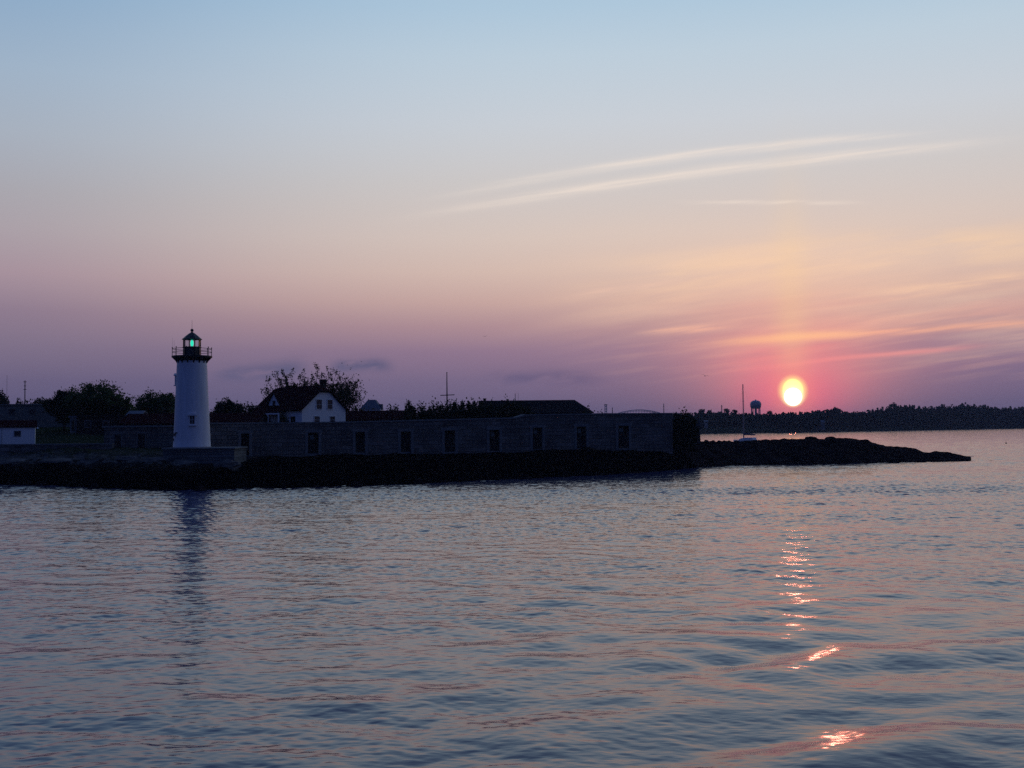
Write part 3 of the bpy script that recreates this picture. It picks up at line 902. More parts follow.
# white shed at the left edge
Ys = 156.0
sh_o, sh_r = gabled('shed', 'small white shed with a dark red roof at the left edge of the shore', 'shed', -14, 35, Ys, 4.5, zat(10, 444, Ys), zat(10, 427.2, Ys), zat(10, 421.5, Ys), 'white_wood', 'red_roof', wins=[(17.5, 433.5, .75, .65)], rz=.40, over=.2)
X0 = xat(-14, Ys); shx = lambda p: (xat(35, Ys) - X0) * .91 * (p + 14) / 49
MB().b2(shx(2) - .06, shx(2) + .06, -.05, .02, -.3, zat(2, 428, Ys) - zat(10, 444, Ys)).build('corner_board', M['grey_frame'], sh_o)
xl = shx(37.6)
MB().tube([(xl - .45, 0, zat(37, 427.5, Ys) - zat(10, 444, Ys)), (xl, -.15, zat(37, 427.3, Ys) - zat(10, 444, Ys))], .03, 6).lathe([(.16, zat(37, 428.6, Ys) - zat(10, 444, Ys)), (.05, zat(37, 427.2, Ys) - zat(10, 444, Ys))], 10, (xl, -.15)).build('wall_lamp', M['white_paint'], sh_o)
# big grey concrete block behind it
slabhouse('concrete_building', 'big plain grey concrete building behind the white shed', 'building', -60, 75, 197, 10, 4.4, zat(20, 403.5, 190), 'concrete', 'concrete',
          wins=[(12, 412, 1.0, .9), (32, 412, 1.0, .9), (-20, 412, 1.0, .9)], rz=.40, fm='concrete')
slabhouse('storage_box', 'tall pale narrow hut beside the grey concrete building', 'hut', 70, 76.5, 178, 1.6, zat(73, 431, 178), zat(73, 416, 178), 'grey_wood', 'pale_roof', doors=[(73.2, 425.5, .5, 1.7)])
slabhouse('utility_building', 'dark flat roofed brick building under the large round tree', 'building', 77.5, 120, 176, 8, 3.5, zat(100, 415, 176), 'dark_brick', 'dark_roof', wins=[(88, 424, .9, 1.0), (106, 424, .9, 1.0)])
slabhouse('rooftop_shelter', 'low flat grey roofed shelter behind the dark brick building', 'shelter', 93, 120, 186, 6, 4.0, zat(105, 410.4, 186), 'dark_brick', 'concrete')
gabled('pale_roof_shed', 'small shed with a pale metal roof left of the lighthouse', 'shed', 127, 139, 178, 4, 4.2, zat(133, 416.5, 178), zat(133, 411.8, 178), 'grey_wood', 'pale_roof')
gabled('brick_building', 'long low red roofed brick building running behind the lighthouse', 'building', 120, 256, 168, 9, 3.6, zat(190, 423.5, 168), zat(190, 414.2, 168), 'red_brick', 'red_roof',
       wins=[(225, 428, .8, .6), (160, 428, .8, .6)])
gabled('brick_building', 'low red roofed brick building right of the white house', 'building', 343, 404, 181, 8, 4.2, zat(370, 419.8, 181), zat(370, 411.5, 181), 'red_brick', 'red_roof')
# stone casemate left of tower
ca_ = slabhouse('stone_casemate', 'low stone casemate with two dark doorways left of the lighthouse', 'casemate', 104, 176, 153.5, 6, 3.0, zat(140, 425.5, 153.5), 'fort_stone', 'granite_frame',
          doors=[(118, 441.3, .95, 2.0), (141.5, 440.8, 1.05, 2.1)])
xa = xat(148, 153.5) - xat(104, 153.5); xb = xat(175, 153.5) - xat(104, 153.5)
MB().b2(xa, xb, -.35, .02, zat(160, 447.5, 153.5) - 3.0, zat(160, 433, 153.5) - 3.0).build('block_wall', M['pale_block'], ca_)
# retaining wall under the shed
rw = empty('retaining_wall', (xat(-60, 150.5), 150.5, 3.0), 0, 'rough pale retaining wall along the shore below the shed', 'retaining wall')
X0 = xat(-60, 150.5)
MB().b2(0, xat(112, 150.5) - X0, 0, .8, -1, zat(20, 445.2, 150.5) - 3.0).build('wall', M['fort_stone'], rw)
MB().b2(0, xat(112, 150.5) - X0 + .05, -.08, .88, zat(20, 445.2, 150.5) - 3.0, zat(20, 444.0, 150.5) - 3.0).build('coping', M['granite_frame'], rw)

# long dark roofed building right, chimney near its left end
Yb = 190
bo, br = gabled('long_building', 'long low building with a dark roof behind the right half of the fort wall', 'building', 480, 592, Yb, 11, 4.0, zat(530, 413, Yb), zat(540, 400.6, Yb), 'dark_brick', 'dark_roof', hip=2.7)
X0 = xat(480, Yb); zb = 4.0
xc = xat(484.9, Yb + 5) - X0
MB().b2(xc - .24, xc + .24, 4.6, 5.1, zat(500, 404, Yb) - zb, zat(484, 398.6, Yb) - zb).b2(xc - .3, xc + .3, 4.54, 5.16, zat(484, 398.6, Yb) - zb, zat(484, 397.7, Yb) - zb).build('chimney', M['red_brick'], br)
for p, yt in ((515.5, 392.5), (518.5, 391.8)):
    x = xat(p, Yb + 6) - X0
    m_ = MB().tube([(x, 6, zat(515, 402, Yb) - zb), (x, 6, zat(p, yt, Yb) - zb)], .05 if p < 517 else .02, 6)
    m_.build('antenna', M['dark_metal'], br)

# far grey roofed house
Yg = 262
gh_o = empty('grey_roof_house', (xat(360.5, Yg), Yg, 4.5), 0, 'pale grey roofed house far behind, right of the white house', 'house')
w = xat(383, Yg) - xat(360.5, Yg); zr = zat(372, 399.6, Yg) - 4.5; ze = zat(372, 409, Yg) - 4.5
MB().b2(.2, w - .6, 0, 6, -1, ze).build('wall', M['white_wood'], gh_o)
rr = MB()
rr.v = [(-.2, -.3, ze), (w - .5, -.3, ze), (w - .5, 6.3, ze), (-.2, 6.3, ze), (w * .30, 1.6, zr), (w * .62, 1.6, zr), (w * .62, 4.4, zr), (w * .30, 4.4, zr)]
rr.f = [(3, 2, 1, 0), (4, 5, 6, 7), (0, 1, 5, 4), (1, 2, 6, 5), (2, 3, 7, 6), (3, 0, 4, 7)]
rfo = rr.build('roof', M['pale_roof'], gh_o)
MB().b2(w - 1.1, w - .2, 1, 2, ze - .2, zat(380, 404, Yg) - 4.5).build('chimney', M['pale_roof'], gh_o)
window_part(gh_o, w * .5, ze - 1.0, 1.0, 1.0)

# ------------------------------------------------------------------ keeper's house
HLn, HW = 11.6, 9.3
c0 = at(302, 424, 172)
hz = 4.6
HO = empty('keeper_house', (c0.x, c0.y, hz), math.radians(-38.7), 'white keepers house with a steep dark red roof and brick chimney behind the fort wall', 'house')
def hl_(px): return None
eh = zat(302, 409.3, 172) - hz; rh = zat(302, 387.0, 175.5) - hz; ck = .80
slope = (rh - eh) / (HW / 2)
# local x: 0 at the gable corner, negative along the long side
clip_h = eh + (rh - eh) * .76
cy1 = (clip_h - eh) / slope; cy2 = HW - cy1
MB().prism([(0, -1), (HW, -1), (HW, eh), (cy2, clip_h - .05), (cy1, clip_h - .05), (0, eh)], 'x', -HLn, 0).build('wall', M['white_wood'], HO)
ov = .45; oe = eh - slope * ov; ox = .40
hip = 1.5
R_ = MB()
up = .10
def P3(x, y, z): return (x, y, z + up)
a_ = [P3(-HLn - ox, -ov, oe), P3(ox, -ov, oe), P3(ox, cy1 , clip_h), P3(-hip, HW / 2, rh), P3(-HLn + .9, HW / 2, rh), P3(-HLn - ox, cy1 + .7, clip_h + .7 * slope)]
b_ = [P3(-HLn - ox, HW + ov, oe), P3(ox, HW + ov, oe), P3(ox, cy2, clip_h), P3(-hip, HW / 2, rh), P3(-HLn + .9, HW / 2, rh), P3(-HLn - ox, cy2 - .7, clip_h + .7 * slope)]
R_.poly(a_); R_.poly(b_[::-1]); R_.poly([a_[2], b_[2], a_[3]]); R_.poly([a_[5], a_[4], b_[5]])
HR = R_.build('roof', M['red_roof'], HO)
md = HR.modifiers.new('solid', 'SOLIDIFY'); md.thickness = .2; md.offset = 1.0
chx, chy = -2.2, HW / 2 + 1.7
ct = zat(323, 379, 177) - hz
MB().b2(chx - .38, chx + .38, chy - .38, chy + .38, eh + 1, ct).b2(chx - .46, chx + .46, chy - .46, chy + .46, ct - .35, ct - .12).build('chimney', M['dark_brick'], HR)
def gable_window(y, z, w, h, x=0.0):
    q = .09
    fr = MB().b2(x - .04, x + .07, y - w / 2 - q, y - w / 2, z - h / 2, z + h / 2).b2(x - .04, x + .07, y + w / 2, y + w / 2 + q, z - h / 2, z + h / 2)
    fr.b2(x - .04, x + .07, y - w / 2 - q, y + w / 2 + q, z + h / 2, z + h / 2 + q).b2(x - .04, x + .11, y - w / 2 - q, y + w / 2 + q, z - h / 2 - q, z - h / 2)
    o = fr.build('window', M['white_wood'], HO)
    MB().b2(x - .04, x + .03, y - w / 2, y + w / 2, z - h / 2, z + h / 2).build('pane', M['pane'], o)
    MB().b2(x + .033, x + .055, y - w / 2, y + w / 2, z - .03, z + .03).build('glazing_bar', M['grey_frame'], o)
zu = zat(324, 404, 173) - hz; zl = zat(324, 419.8, 173) - hz
gable_window(3.55, zu, 1.12, 1.5); gable_window(5.85, zu, 1.08, 1.5)
gable_window(3.1, zl, 1.12, 1.15); gable_window(6.4, zl, 1.05, 1.15)
window_part(HO, -2.15, zl, 1.2, 1.2, 0.0, 'white_wood')
# dormer on the long slope
dx0, dw = -7.5, 2.7
dy = .5; dzb = eh + slope * dy - .5; dze = dzb + 1.25; dzr = dze + 1.75
DO = MB().prism([(dx0 - dw / 2, dzb - .5), (dx0 + dw / 2, dzb - .5), (dx0 + dw / 2, dze), (dx0, dzr), (dx0 - dw / 2, dze)], 'y', dy, dy + 2.6).build('dormer', M['white_wood'], HO)
k = (dzr - dze) / (dw / 2); t = .14; o_ = .28
MB().prism([(dx0 - dw / 2 - o_, dze - k * o_), (dx0, dzr), (dx0 + dw / 2 + o_, dze - k * o_), (dx0 + dw / 2 + o_, dze - k * o_ + t), (dx0, dzr + t + .06), (dx0 - dw / 2 - o_, dze - k * o_ + t)], 'y', dy - .3, dy + 3.2).build('roof', M['red_roof'], DO)
window_part(DO, dx0, dze - .25, .8, 1.3, dy, 'white_wood')
# porch
pz = zl + 1.55
po = MB().prism([(-1.9, pz - .35), (0, pz + .35), (0, pz + .5), (-1.9, pz - .2)], 'x', -10.1, -3.4).build('porch_roof', M['red_roof'], HO)
MB().b2(-10.0, -3.5, -1.85, -1.7, pz - .62, pz - .36).build('porch_beam', M['white_wood'], HO)
for x in (-9.9, -8.3, -6.2, -3.6):
    MB().b2(x - .09, x + .09, -1.86, -1.68, -.8, pz - .62).build('porch_post', M['white_wood'], HO)
window_part(HO, -8.8, zl - .2, 1.5, 1.5, 0.0, 'white_wood')
d_ = MB().b2(-6.9, -6.0, -.05, .03, .2, 2.3).build('door', M['dark_wood'], HO)
MB().ball((-6.1, -.1, 1.2), .05, 8, 6).build('handle', M['alu'], d_)
sb = shrub(284, 411, 11, 168.0, 'dense bush in front of the white house porch', 'leaf_dark', 1500, .32, 41, zg=4.4)

# ------------------------------------------------------------------ trees
tree(96, 381.5, 76, 183, 'largest round dark tree above the flat roofed brick building', 'leaf', n=21000, seed=3, size=.40)
tree(64, 389, 46, 184, 'broad rounded tree left of the largest round tree', 'leaf_dark', n=11000, seed=4, size=.40)
tree(113, 392, 24, 186, 'small round tree tucked against the right side of the largest tree', 'leaf', n=4200, seed=17, size=.42)
tree(154, 391, 50, 208, 'dark round tree just left of the lighthouse tower', 'leaf', n=15000, seed=5, size=.42)
tree(-4, 390.5, 30, 225, 'dark tree cut by the left edge of the view', 'leaf_dark', n=5000, seed=6)
tree(21, 394.5, 17, 214, 'thin scraggly tree showing above the concrete building roof', 'leaf_dark', n=420, seed=7, size=.5)
tree(38, 398.5, 40, 214, 'low dark tree between the scraggly tree and the broad tree', 'leaf_dark', n=4000, seed=8)
tree(229, 397, 32, 215, 'round dark tree just right of the lighthouse tower', 'leaf_dark', n=9000, seed=9)
tree(247, 402.5, 38, 222, 'low tree between the round tree and the white house', 'leaf_dark', n=7000, seed=10)
tree(213, 405.5, 12, 222, 'small pale tree peeking out beside the lighthouse tower', 'leaf_olive', n=500, seed=21)
tree(358, 405, 18, 215, 'low tree against the right end of the white house', 'leaf_dark', n=2200, seed=22)
tree(408, 398.6, 12, 232, 'small pointed tree right of the grey roofed house', 'leaf_dark', n=1500, seed=11)
tree(395, 403.5, 13, 232, 'thin leafy tree beside the grey roofed house', 'leaf_dark', n=600, seed=12)

# the open leafed tree behind the keeper's house
def open_tree():
    Y = 192.0; px = 309; z0 = gz(px, Y)
    o = empty('tree', (xat(px, Y), Y, z0), 0, 'wide open branched tree with sparse leaves rising behind the white house', 'tree')
    g = random.Random(31); ng = np.random.default_rng(31)
    mb = MB(); lf = []
    tips = [(262, 389), (266, 379), (274, 373.5), (283, 373), (291, 375), (299, 377), (304, 370.5), (312, 374), (318, 367.5), (331, 373), (337, 372), (341, 377), (347, 377), (352, 384), (357, 384), (359, 395), (345, 388), (338, 383), (268, 394), (280, 384), (308, 379), (326, 381), (353, 401), (296, 386), (285, 380), (322, 375), (334, 388), (351, 393)]
    mb.tube([(0, 0, -.5), (.1, 0, 1.5), (0, 0, 3.2)], [.34, .30, .24], 8)
    for i, (tx, ty) in enumerate(tips):
        yo = g.uniform(-3.0, 3.0)
        T = Vector((xat(tx, Y + yo) - o.location.x, yo, zat(tx, ty, Y + yo) - z0))
        p0 = Vector((0, 0, g.uniform(1.4, 3.2)))
        p1 = p0.lerp(T, .4) + Vector((T.x * .12, 0, -.3)); p2 = p0.lerp(T, .75) + Vector((T.x * .08, 0, -.2))
        mb.tube([p0, p1, p2, T], [.13, .085, .05, .018], 5)
        dirv = (T - p2).normalized()
        for kk in range(g.randint(5, 8)):
            f = g.uniform(.40, 1.0)
            base = p1.lerp(T, (f - .4) / .6)
            tw = base + Vector((g.uniform(-.7, .7), g.uniform(-.7, .7), g.uniform(.3, 1.3)))
            mb.tube([base, tw], [.03, .012], 4)
            m_ = g.randint(18, 34)
            for _ in range(m_):
                q = base.lerp(tw, g.uniform(.1, 1.1)) + Vector((g.gauss(0, .16), g.gauss(0, .16), g.gauss(0, .2)))
                lf.append(q)
        for _ in range(16):
            lf.append(T + Vector((g.gauss(0, .14), g.gauss(0, .14), g.gauss(-.15, .3))))
    mb.build('trunk', M['bark'], o)
    P = np.array([tuple(q) for q in lf])
    low = ng.normal(size=(8500, 3)) * np.array([3.9, 2.0, 1.35]) + np.array([.6, 0, zat(309, 396, Y) - z0])
    low = low[(np.abs(low[:, 0]) < 8) & (low[:, 2] > .5) & (low[:, 2] < zat(309, 383, Y) - z0)]
    low2 = ng.normal(size=(2600, 3)) * np.array([1.4, 1.0, 1.7]) + np.array([xat(347, Y) - o.location.x, 0, zat(347, 398, Y) - z0])
    P = np.vstack([P, low, low2])
    a = ng.normal(size=P.shape); a[:, 2] = np.abs(a[:, 2]) + .3; a /= np.linalg.norm(a, axis=1)[:, None]
    b = np.cross(a, ng.normal(size=P.shape)); b /= np.linalg.norm(b, axis=1)[:, None]
    s = .34 * ng.uniform(.6, 1.3, len(P))[:, None]
    V = np.stack([P - a * s * .5, P + b * s * .27, P + a * s * .5, P - b * s * .27], 1).reshape(-1, 3)
    npmesh('crown', V, np.arange(len(V)).reshape(-1, 4), M['leaf_olive'], parent=o)
open_tree()

# hedge-like line of bushes on the bank between house and long building
bank = [(418, 403.5, 22), (432, 402.5, 22), (445, 400.5, 22), (457, 401, 20), (469, 400.3, 22), (481, 402, 22), (493, 402.2, 20), (505, 401.2, 18), (515, 402.4, 18), (524, 405, 16)]
for i, (p, y, w_) in enumerate(bank):
    shrub(p, y - 1.8, w_ * 1.35, 181 + (i % 3) * 2.2, 'dense dark bush in the unbroken row on the bank behind the fort wall', 'leaf_dark', 4200, .40, 50 + i, group='bushes in a row on the bank', zg=4.0)
shrub(393, 405.5, 26, 195, 'low wide bush at the left start of the bank row below the thin tree', 'leaf_dark', 1800, .42, 70, zg=4.0)
shrub(587, 403, 14, 184, 'ragged bush against the right gable of the long dark building', 'leaf_olive', 800, .36, 71, zg=4.0)
shrub(597, 408, 16, 184, 'low sprawling bush on top of the wall past the dark roof', 'leaf_olive', 600, .36, 72, zg=4.0)
shrub(685, 409.5, 30, 180, 'tall bushy dark shrub growing at the right end of the fort wall', 'leaf_dark', 6500, .36, 77, zg=2.3)

# ------------------------------------------------------------------ flagpole, aerials
Yf = 186
fp = empty('flagpole', (xat(447.2, Yf), Yf, 4.2), 0, 'tall bare flagpole with a crossbar above the bushes', 'flagpole')
MB().tube([(0, 0, -.6), (0, 0, zat(447, 396, Yf) - 4.2), (0, 0, zat(447, 373, Yf) - 4.2)], [.13, .11, .07], 8).build('pole', M['dark_metal'], fp)
zc = zat(447, 395.3, Yf) - 4.2
MB().tube([(-1.15, 0, zc), (1.3, 0, zc + .08)], .075, 8).build('crossbar', M['dark_metal'], fp)
MB().ball((0, 0, zat(447, 372.7, Yf) - 4.2), .11, 8, 6).build('finial', M['dark_metal'], fp)
def aerial(px, yt, Y, r, label, bars=()):
    z0 = gz(px, Y) if Y < 300 else 3.0
    o = empty('radio_mast', (xat(px, Y), Y, z0), 0, label, 'mast')
    h = zat(px, yt, Y) - z0
    MB().tube([(0, 0, -.5), (0, 0, h)], [r, r * .7], 6).build('pole', M['dark_metal'], o)
    for f, w_ in bars:
        MB().b2(-w_, w_, -.06, .06, h * f - .06, h * f + .06).build('crossarm', M['dark_metal'], o)
    return o
aerial(24.6, 380.5, 208, .12, 'stouter radio mast standing by the scraggly tree at left', ((.97, .28), (.80, .25), (.88, .2)))
aerial(6.5, 375, 215, .035, 'very thin mast near the left edge of the view')
aerial(664, 403.5, 700, .30, 'thin pole standing past the right end of the fort', ((.9, .7),))
aerial(612.5, 407.5, 900, .45, 'slim far mast between lattice tower and arch bridge')
aerial(722, 405, 1000, .55, 'far mast among the pines left of the sailboat', ((.93, 1.2),))

# ------------------------------------------------------------------ sailboat behind the point
Yb = 345.0
bx = xat(744, Yb)
def hull_mesh(Lh, beam, free, draft):
    mb = MB(); ns = 15; rows = []
    for i in range(ns):
        u = i / (ns - 1); x = (u - .5) * Lh
        wv = beam / 2 * (math.sin(PI * min(1, u * .62 + .38 * .55)) ** .8 if u < .999 else 0.0)
        wv = beam / 2 * max(.02, (1 - abs((u - .42) / .60) ** 2.4)) if u > .42 else beam / 2 * (1 - .38 * ((.42 - u) / .42) ** 2)
        sheer = free + .35 * (u - .4) ** 2 * 2
        row = []
        for v in np.linspace(-1, 1, 11):
            a = abs(v)
            row.append((x + (.6 * (u - .5) if False else 0), math.copysign(wv * (1 - (1 - a) ** 2.2) ** .9 if a < 1 else wv, v) if a > 0 else 0.0, sheer - (sheer + draft * math.sin(PI * min(1, u + .05))) * (1 - a) ** .8))
        rows.append(row)
    n0 = 0
    for r_ in rows: mb.v += r_
    m_ = 11
    for i in range(ns - 1):
        for k in range(m_ - 1):
            mb.f.append((i * m_ + k, (i + 1) * m_ + k, (i + 1) * m_ + k + 1, i * m_ + k + 1))
    for i in range(ns - 1):
        mb.f.append((i * m_, i * m_ + m_ - 1, (i + 1) * m_ + m_ - 1, (i + 1) * m_))
    mb.f.append(tuple(range(m_ - 1, -1, -1)))
    return mb
boat = empty('sailboat', (bx + 1.1, Yb, .0), math.radians(180 - 52), 'moored sailboat with bare mast half hidden behind the rocky point', 'sailboat')
hu = hull_mesh(11.5, 3.5, 1.75, .6).build('hull', M['boat_white'], boat, smooth=False)
MB().prism([(-2.8, 1.7), (3.2, 1.7), (2.4, 2.3), (.6, 2.65), (-2.6, 2.7)], 'y', -1.1, 1.1).build('cabin', M['boat_white'], boat, bevel=.08)
MB().b2(-1.8, 1.2, -1.12, -1.102, 2.1, 2.4).build('cabin_window', M['pane'], boat)
zm = zat(744.5, 384, Yb)
ms = MB().tube([(1.6, 0, 1.9), (1.6, 0, zm)], [.19, .14], 8).build('mast', M['alu'], boat)
for f in (.42, .72):
    MB().tube([(1.6, -1.0 * (1.2 - f), zm * f), (1.6, 1.0 * (1.2 - f), zm * f)], .04, 6).build('spreader', M['alu'], ms)
MB().tube([(1.4, 0, 3.5), (-3.4, 0, 3.45)], .08, 8).build('boom', M['alu'], boat)
MB().tube([(1.4, 0, 3.85), (-.5, 0, 3.78), (-3.0, 0, 3.6)], [.26, .22, .12], 8).build('sail_cover', M['sail_cover'], boat)
MB().tube([(1.6, 0, zm - .1), (5.6, 0, 1.6)], .010, 4).tube([(1.6, 0, zm - .1), (-5.6, 0, 1.5)], .010, 4).tube([(1.6, 0, zm - .1), (1.6, -.55, zm * .72), (1.6, -.8, zm * .42), (1.4, -1.6, 1.4)], .010, 4).tube([(1.6, 0, zm - .1), (1.6, .55, zm * .72), (1.6, .8, zm * .42), (1.4, 1.6, 1.4)], .010, 4).build('rigging', M['dark_metal'], boat)
rl = MB()
for sgn in (-1, 1):
    rl.tube([(-5.4, sgn * 1.3, 2.0), (-2, sgn * 1.6, 2.0), (2, sgn * 1.55, 2.05), (5.3, sgn * .2, 2.2)], .025, 4)
    for x, y in ((-5.4, 1.3), (-2, 1.6), (0, 1.6), (2, 1.55), (5.3, .2)):
        rl.tube([(x, sgn * y, 1.35), (x, sgn * y, 2.05)], .025, 4)
rl.build('guard_rail', M['alu'], boat)

# ------------------------------------------------------------------ far shore
def farY(px): return float(np.interp(px, [-900, 200, 560, 640, 700, 780, 850, 940, 1024, 1300, 1800], [1500, 1300, 950, 830, 790, 830, 900, 1010, 1130, 1250, 1200]))
def far_h(t): return float(np.interp(t, [-8, 0, 4, 30, 90, 180, 320, 600], [-2, -.1, 1.4, 3.0, 6.0, 8.0, 8.0, -2]))
pxs = np.arange(-900, 1801, 9.0); ts = np.array([-8, 0, 2, 4, 8, 16, 30, 50, 90, 130, 180, 250, 320, 450, 600.])
V = np.zeros((len(ts), len(pxs), 3))
for j, p in enumerate(pxs):
    for i, t in enumerate(ts):
        Y = farY(p) + t; X = Y * (p - 512) / F
        V[i, j] = (X, Y, far_h(t) + (.8 * noise.noise(Vector((X * .02, Y * .02, 0))) * min(1, max(0, t / 20))))
nr, nc = len(ts), len(pxs)
i = np.arange(nr - 1)[:, None] * nc; j = np.arange(nc - 1)[None, :]
tag(npmesh('hills', V.reshape(-1, 3), np.stack([i + j, i + j + 1, i + nc + j + 1, i + nc + j], -1).reshape(-1, 4), M['far_ground'], smooth=True), kind='structure')

TOPS = np.array([(-900, 408), (300, 412), (600, 416), (690, 413), (700, 411.5), (720, 411.5), (735, 412.5), (760, 413), (790, 412.5), (805, 411.5), (820, 409.5), (836, 408.5), (850, 412), (868, 410), (884, 407.5), (893, 404.5), (910, 404.5),
                 (930, 406.5), (950, 403.8), (965, 402.8), (980, 404.8), (1000, 406.8), (1024, 405.5), (1100, 404), (1800, 404)], float)
def far_wood():
    g = np.random.default_rng(77); Ps = []; Ss = []; trunks = MB()
    n = 0
    px = []
    for p in np.arange(-880, 600, 7.0): px.append(p)
    for p in np.arange(600, 1180, 1.0): px.append(p)
    for p in np.arange(1180, 1790, 7.0): px.append(p)
    for p in px:
        for row in range(3):
            pp = p + g.uniform(-2, 2)
            t = (14, 70, 150)[row] + g.uniform(-9, 20)
            if 690 < pp < 775 and row == 0: t += 45
            Y = farY(pp) + t; X = xat(pp, Y); zg = far_h(t)
            yt = np.interp(pp, TOPS[:, 0], TOPS[:, 1])
            zt = 7 + (hor(pp) - yt) * Y / F
            h = (zt - zg) * (g.uniform(.74, 1.05) if row == 2 else g.uniform(.62, .92) if row == 1 else g.uniform(.45, .75))
            h = max(h, 5)
            r_ = h * g.uniform(.20, .30)
            kind = g.random() < .35
            m_ = 70 if -100 < pp < 1180 else 30
            if kind:     # conifer: narrowing upward
                u = g.uniform(.12, 1, m_); rad = r_ * .8 * (1.02 - u) + .3
                a = g.uniform(0, 2 * PI, m_)
                q = np.stack([X + np.cos(a) * rad * g.uniform(.3, 1, m_), Y + np.sin(a) * rad * g.uniform(.3, 1, m_), zg + u * h], -1)
            else:
                d = g.normal(size=(m_, 3)); d /= np.linalg.norm(d, axis=1)[:, None]
                q = d * np.array([r_, r_, h * .40]) * (g.uniform(.4, 1, m_) ** .4)[:, None] + np.array([X, Y, zg + h * .58])
            Ps.append(q); Ss.append(np.full(m_, 1.0 + h * .10))
            if row == 0 and g.random() < .3:
                trunks.tube([(X, Y, zg - .5), (X, Y, zg + h * .5)], [.3, .15], 4)
    P = np.vstack(Ps); S = np.concatenate(Ss)[:, None] * g.uniform(.6, 1.2, (len(P), 1))
    a = g.normal(size=P.shape); a /= np.linalg.norm(a, axis=1)[:, None]
    b = np.cross(a, g.normal(size=P.shape)); b /= np.linalg.norm(b, axis=1)[:, None]
    V = np.stack([P - a * S * .5, P + b * S * .4, P + a * S * .5, P - b * S * .4], 1).reshape(-1, 3)
    Q = np.arange(len(V)).reshape(-1, 4)
    nv = len(V)
    Vt = np.array(trunks.v); Qt = np.array([f for f in trunks.f if len(f) == 4]) + nv
    o = npmesh('woods', np.vstack([V, Vt]), np.vstack([Q, Qt]), M['pine'])
    tag(o, 'dark continuous wood along the far shore below the setting sun', 'woods', kind='stuff')
far_wood()

# skyline pines one can tell apart
def pine(px, yt, wpx, t, label, seed, group=None):
    Y = farY(px) + t; z0 = far_h(t); h = zat(px, yt, Y) - z0; R = wpx * Y / F / 2
    o = empty('pine_tree', (xat(px, Y), Y, z0), 0, label, 'pine tree', group)
    MB().tube([(0, 0, -.5), (0, 0, h * .95)], [.35, .1], 6).build('trunk', M['bark'], o)
    g = np.random.default_rng(seed)
    bl = [(0, 0, h * .86, R, R, h * .11), (g.uniform(-.3, .3) * R, 0, h * .72, R * .8, R * .8, h * .08), (0, 0, h * .58, R * .6, R * .6, h * .07)]
    crown_mesh('crown', bl, 420, 1.2, M['pine'], o, seed, clump=.4)
for px, yt, w_, lb in ((702, 408.5, 6, 'pine rising just past the right end of the fort'), (710, 410, 5, 'slim pine between the fort end and the far mast'), (727, 408.2, 6, 'flat topped pine just right of the far mast'),
                       (735, 409.5, 5, 'small pine close on the left of the sailboat mast'), (836, 406.6, 6, 'tall pine standing above the treeline right of the sun'), (893, 402.6, 7, 'tallest pine at the left start of the high woods on the right'),
                       (770, 410.5, 5, 'short pine between the water tower and the sun')):
    pine(px, yt, w_, 110, lb, int(px))

# water tower
Yw = 1300.0
wt = empty('water_tower', (xat(756, Yw), Yw, 4), 0, 'bulbous water tower on legs above the far trees left of the sun', 'water tower')
kx = Yw / F
zT = zat(756, 400.2, Yw) - 4; zB = zat(756, 409, Yw) - 4; Rw = 5.5 * kx
MB().lathe([(.3, zB + .1), (Rw * .5, zB + .2), (Rw * .86, zB + 1.2), (Rw * .97, zB + 3), (Rw, zB + 5), (Rw * .96, zT - 3.2), (Rw * .8, zT - 1.5), (Rw * .45, zT - .4), (.3, zT)], 28).build('tank', M['tank_paint'], wt, smooth=True)
for k in range(8):
    a = 2 * PI * (k + .5) / 8
    MB().tube([(Rw * .85 * math.cos(a), Rw * .85 * math.sin(a), 0), (Rw * .78 * math.cos(a), Rw * .78 * math.sin(a), zB + 1.2)], .42, 6).build('leg', M['tank_paint'], wt)
MB().tube([(0, 0, 0), (0, 0, zB + .4)], 1.1, 10).build('riser_pipe', M['tank_paint'], wt)
MB().lathe([(.9, zT - .1), (.9, zT + .5), (.2, zT + .9)], 10).build('vent', M['tank_paint'], wt)

# houses on the far shore
def cottage(px, y0, y1, wpx, t, label, roofm, rz=0):
    Y = farY(px) + t; z0 = far_h(t)
    zb = zat(px, y1, Y); ht = zat(px, y0, Y)
    X0 = xat(px - wpx / 2, Y); w_ = wpx * Y / F
    o = empty('cottage', (X0, Y, zb), rz, label, 'cottage')
    e = (ht - zb) * .6; r = ht - zb; dp = 6
    MB().prism([(0, -8), (dp, -8), (dp, e), (dp / 2, r), (0, e)], 'x', 0, w_).build('wall', M['grey_wood'], o)
    k = (r - e) / (dp / 2)
    MB().prism([(-.4, e - k * .4 + .05), (dp / 2, r + .05), (dp + .4, e - k * .4 + .05), (dp + .4, e - k * .4 + .3), (dp / 2, r + .35), (-.4, e - k * .4 + .3)], 'x', -.4, w_ + .4).build('roof', M[roofm], o)
    for f in (.25, .6):
        window_part(o, w_ * f, e * .55, .9, 1.2)
cottage(820, 420.5, 425, 9, 8, 'pale cottage at the edge of the far wood right of the sun', 'pale_roof')
cottage(706.5, 420.6, 423.4, 3.0, 50, 'tiny white hut on the far shore near the fort end', 'pale_roof')

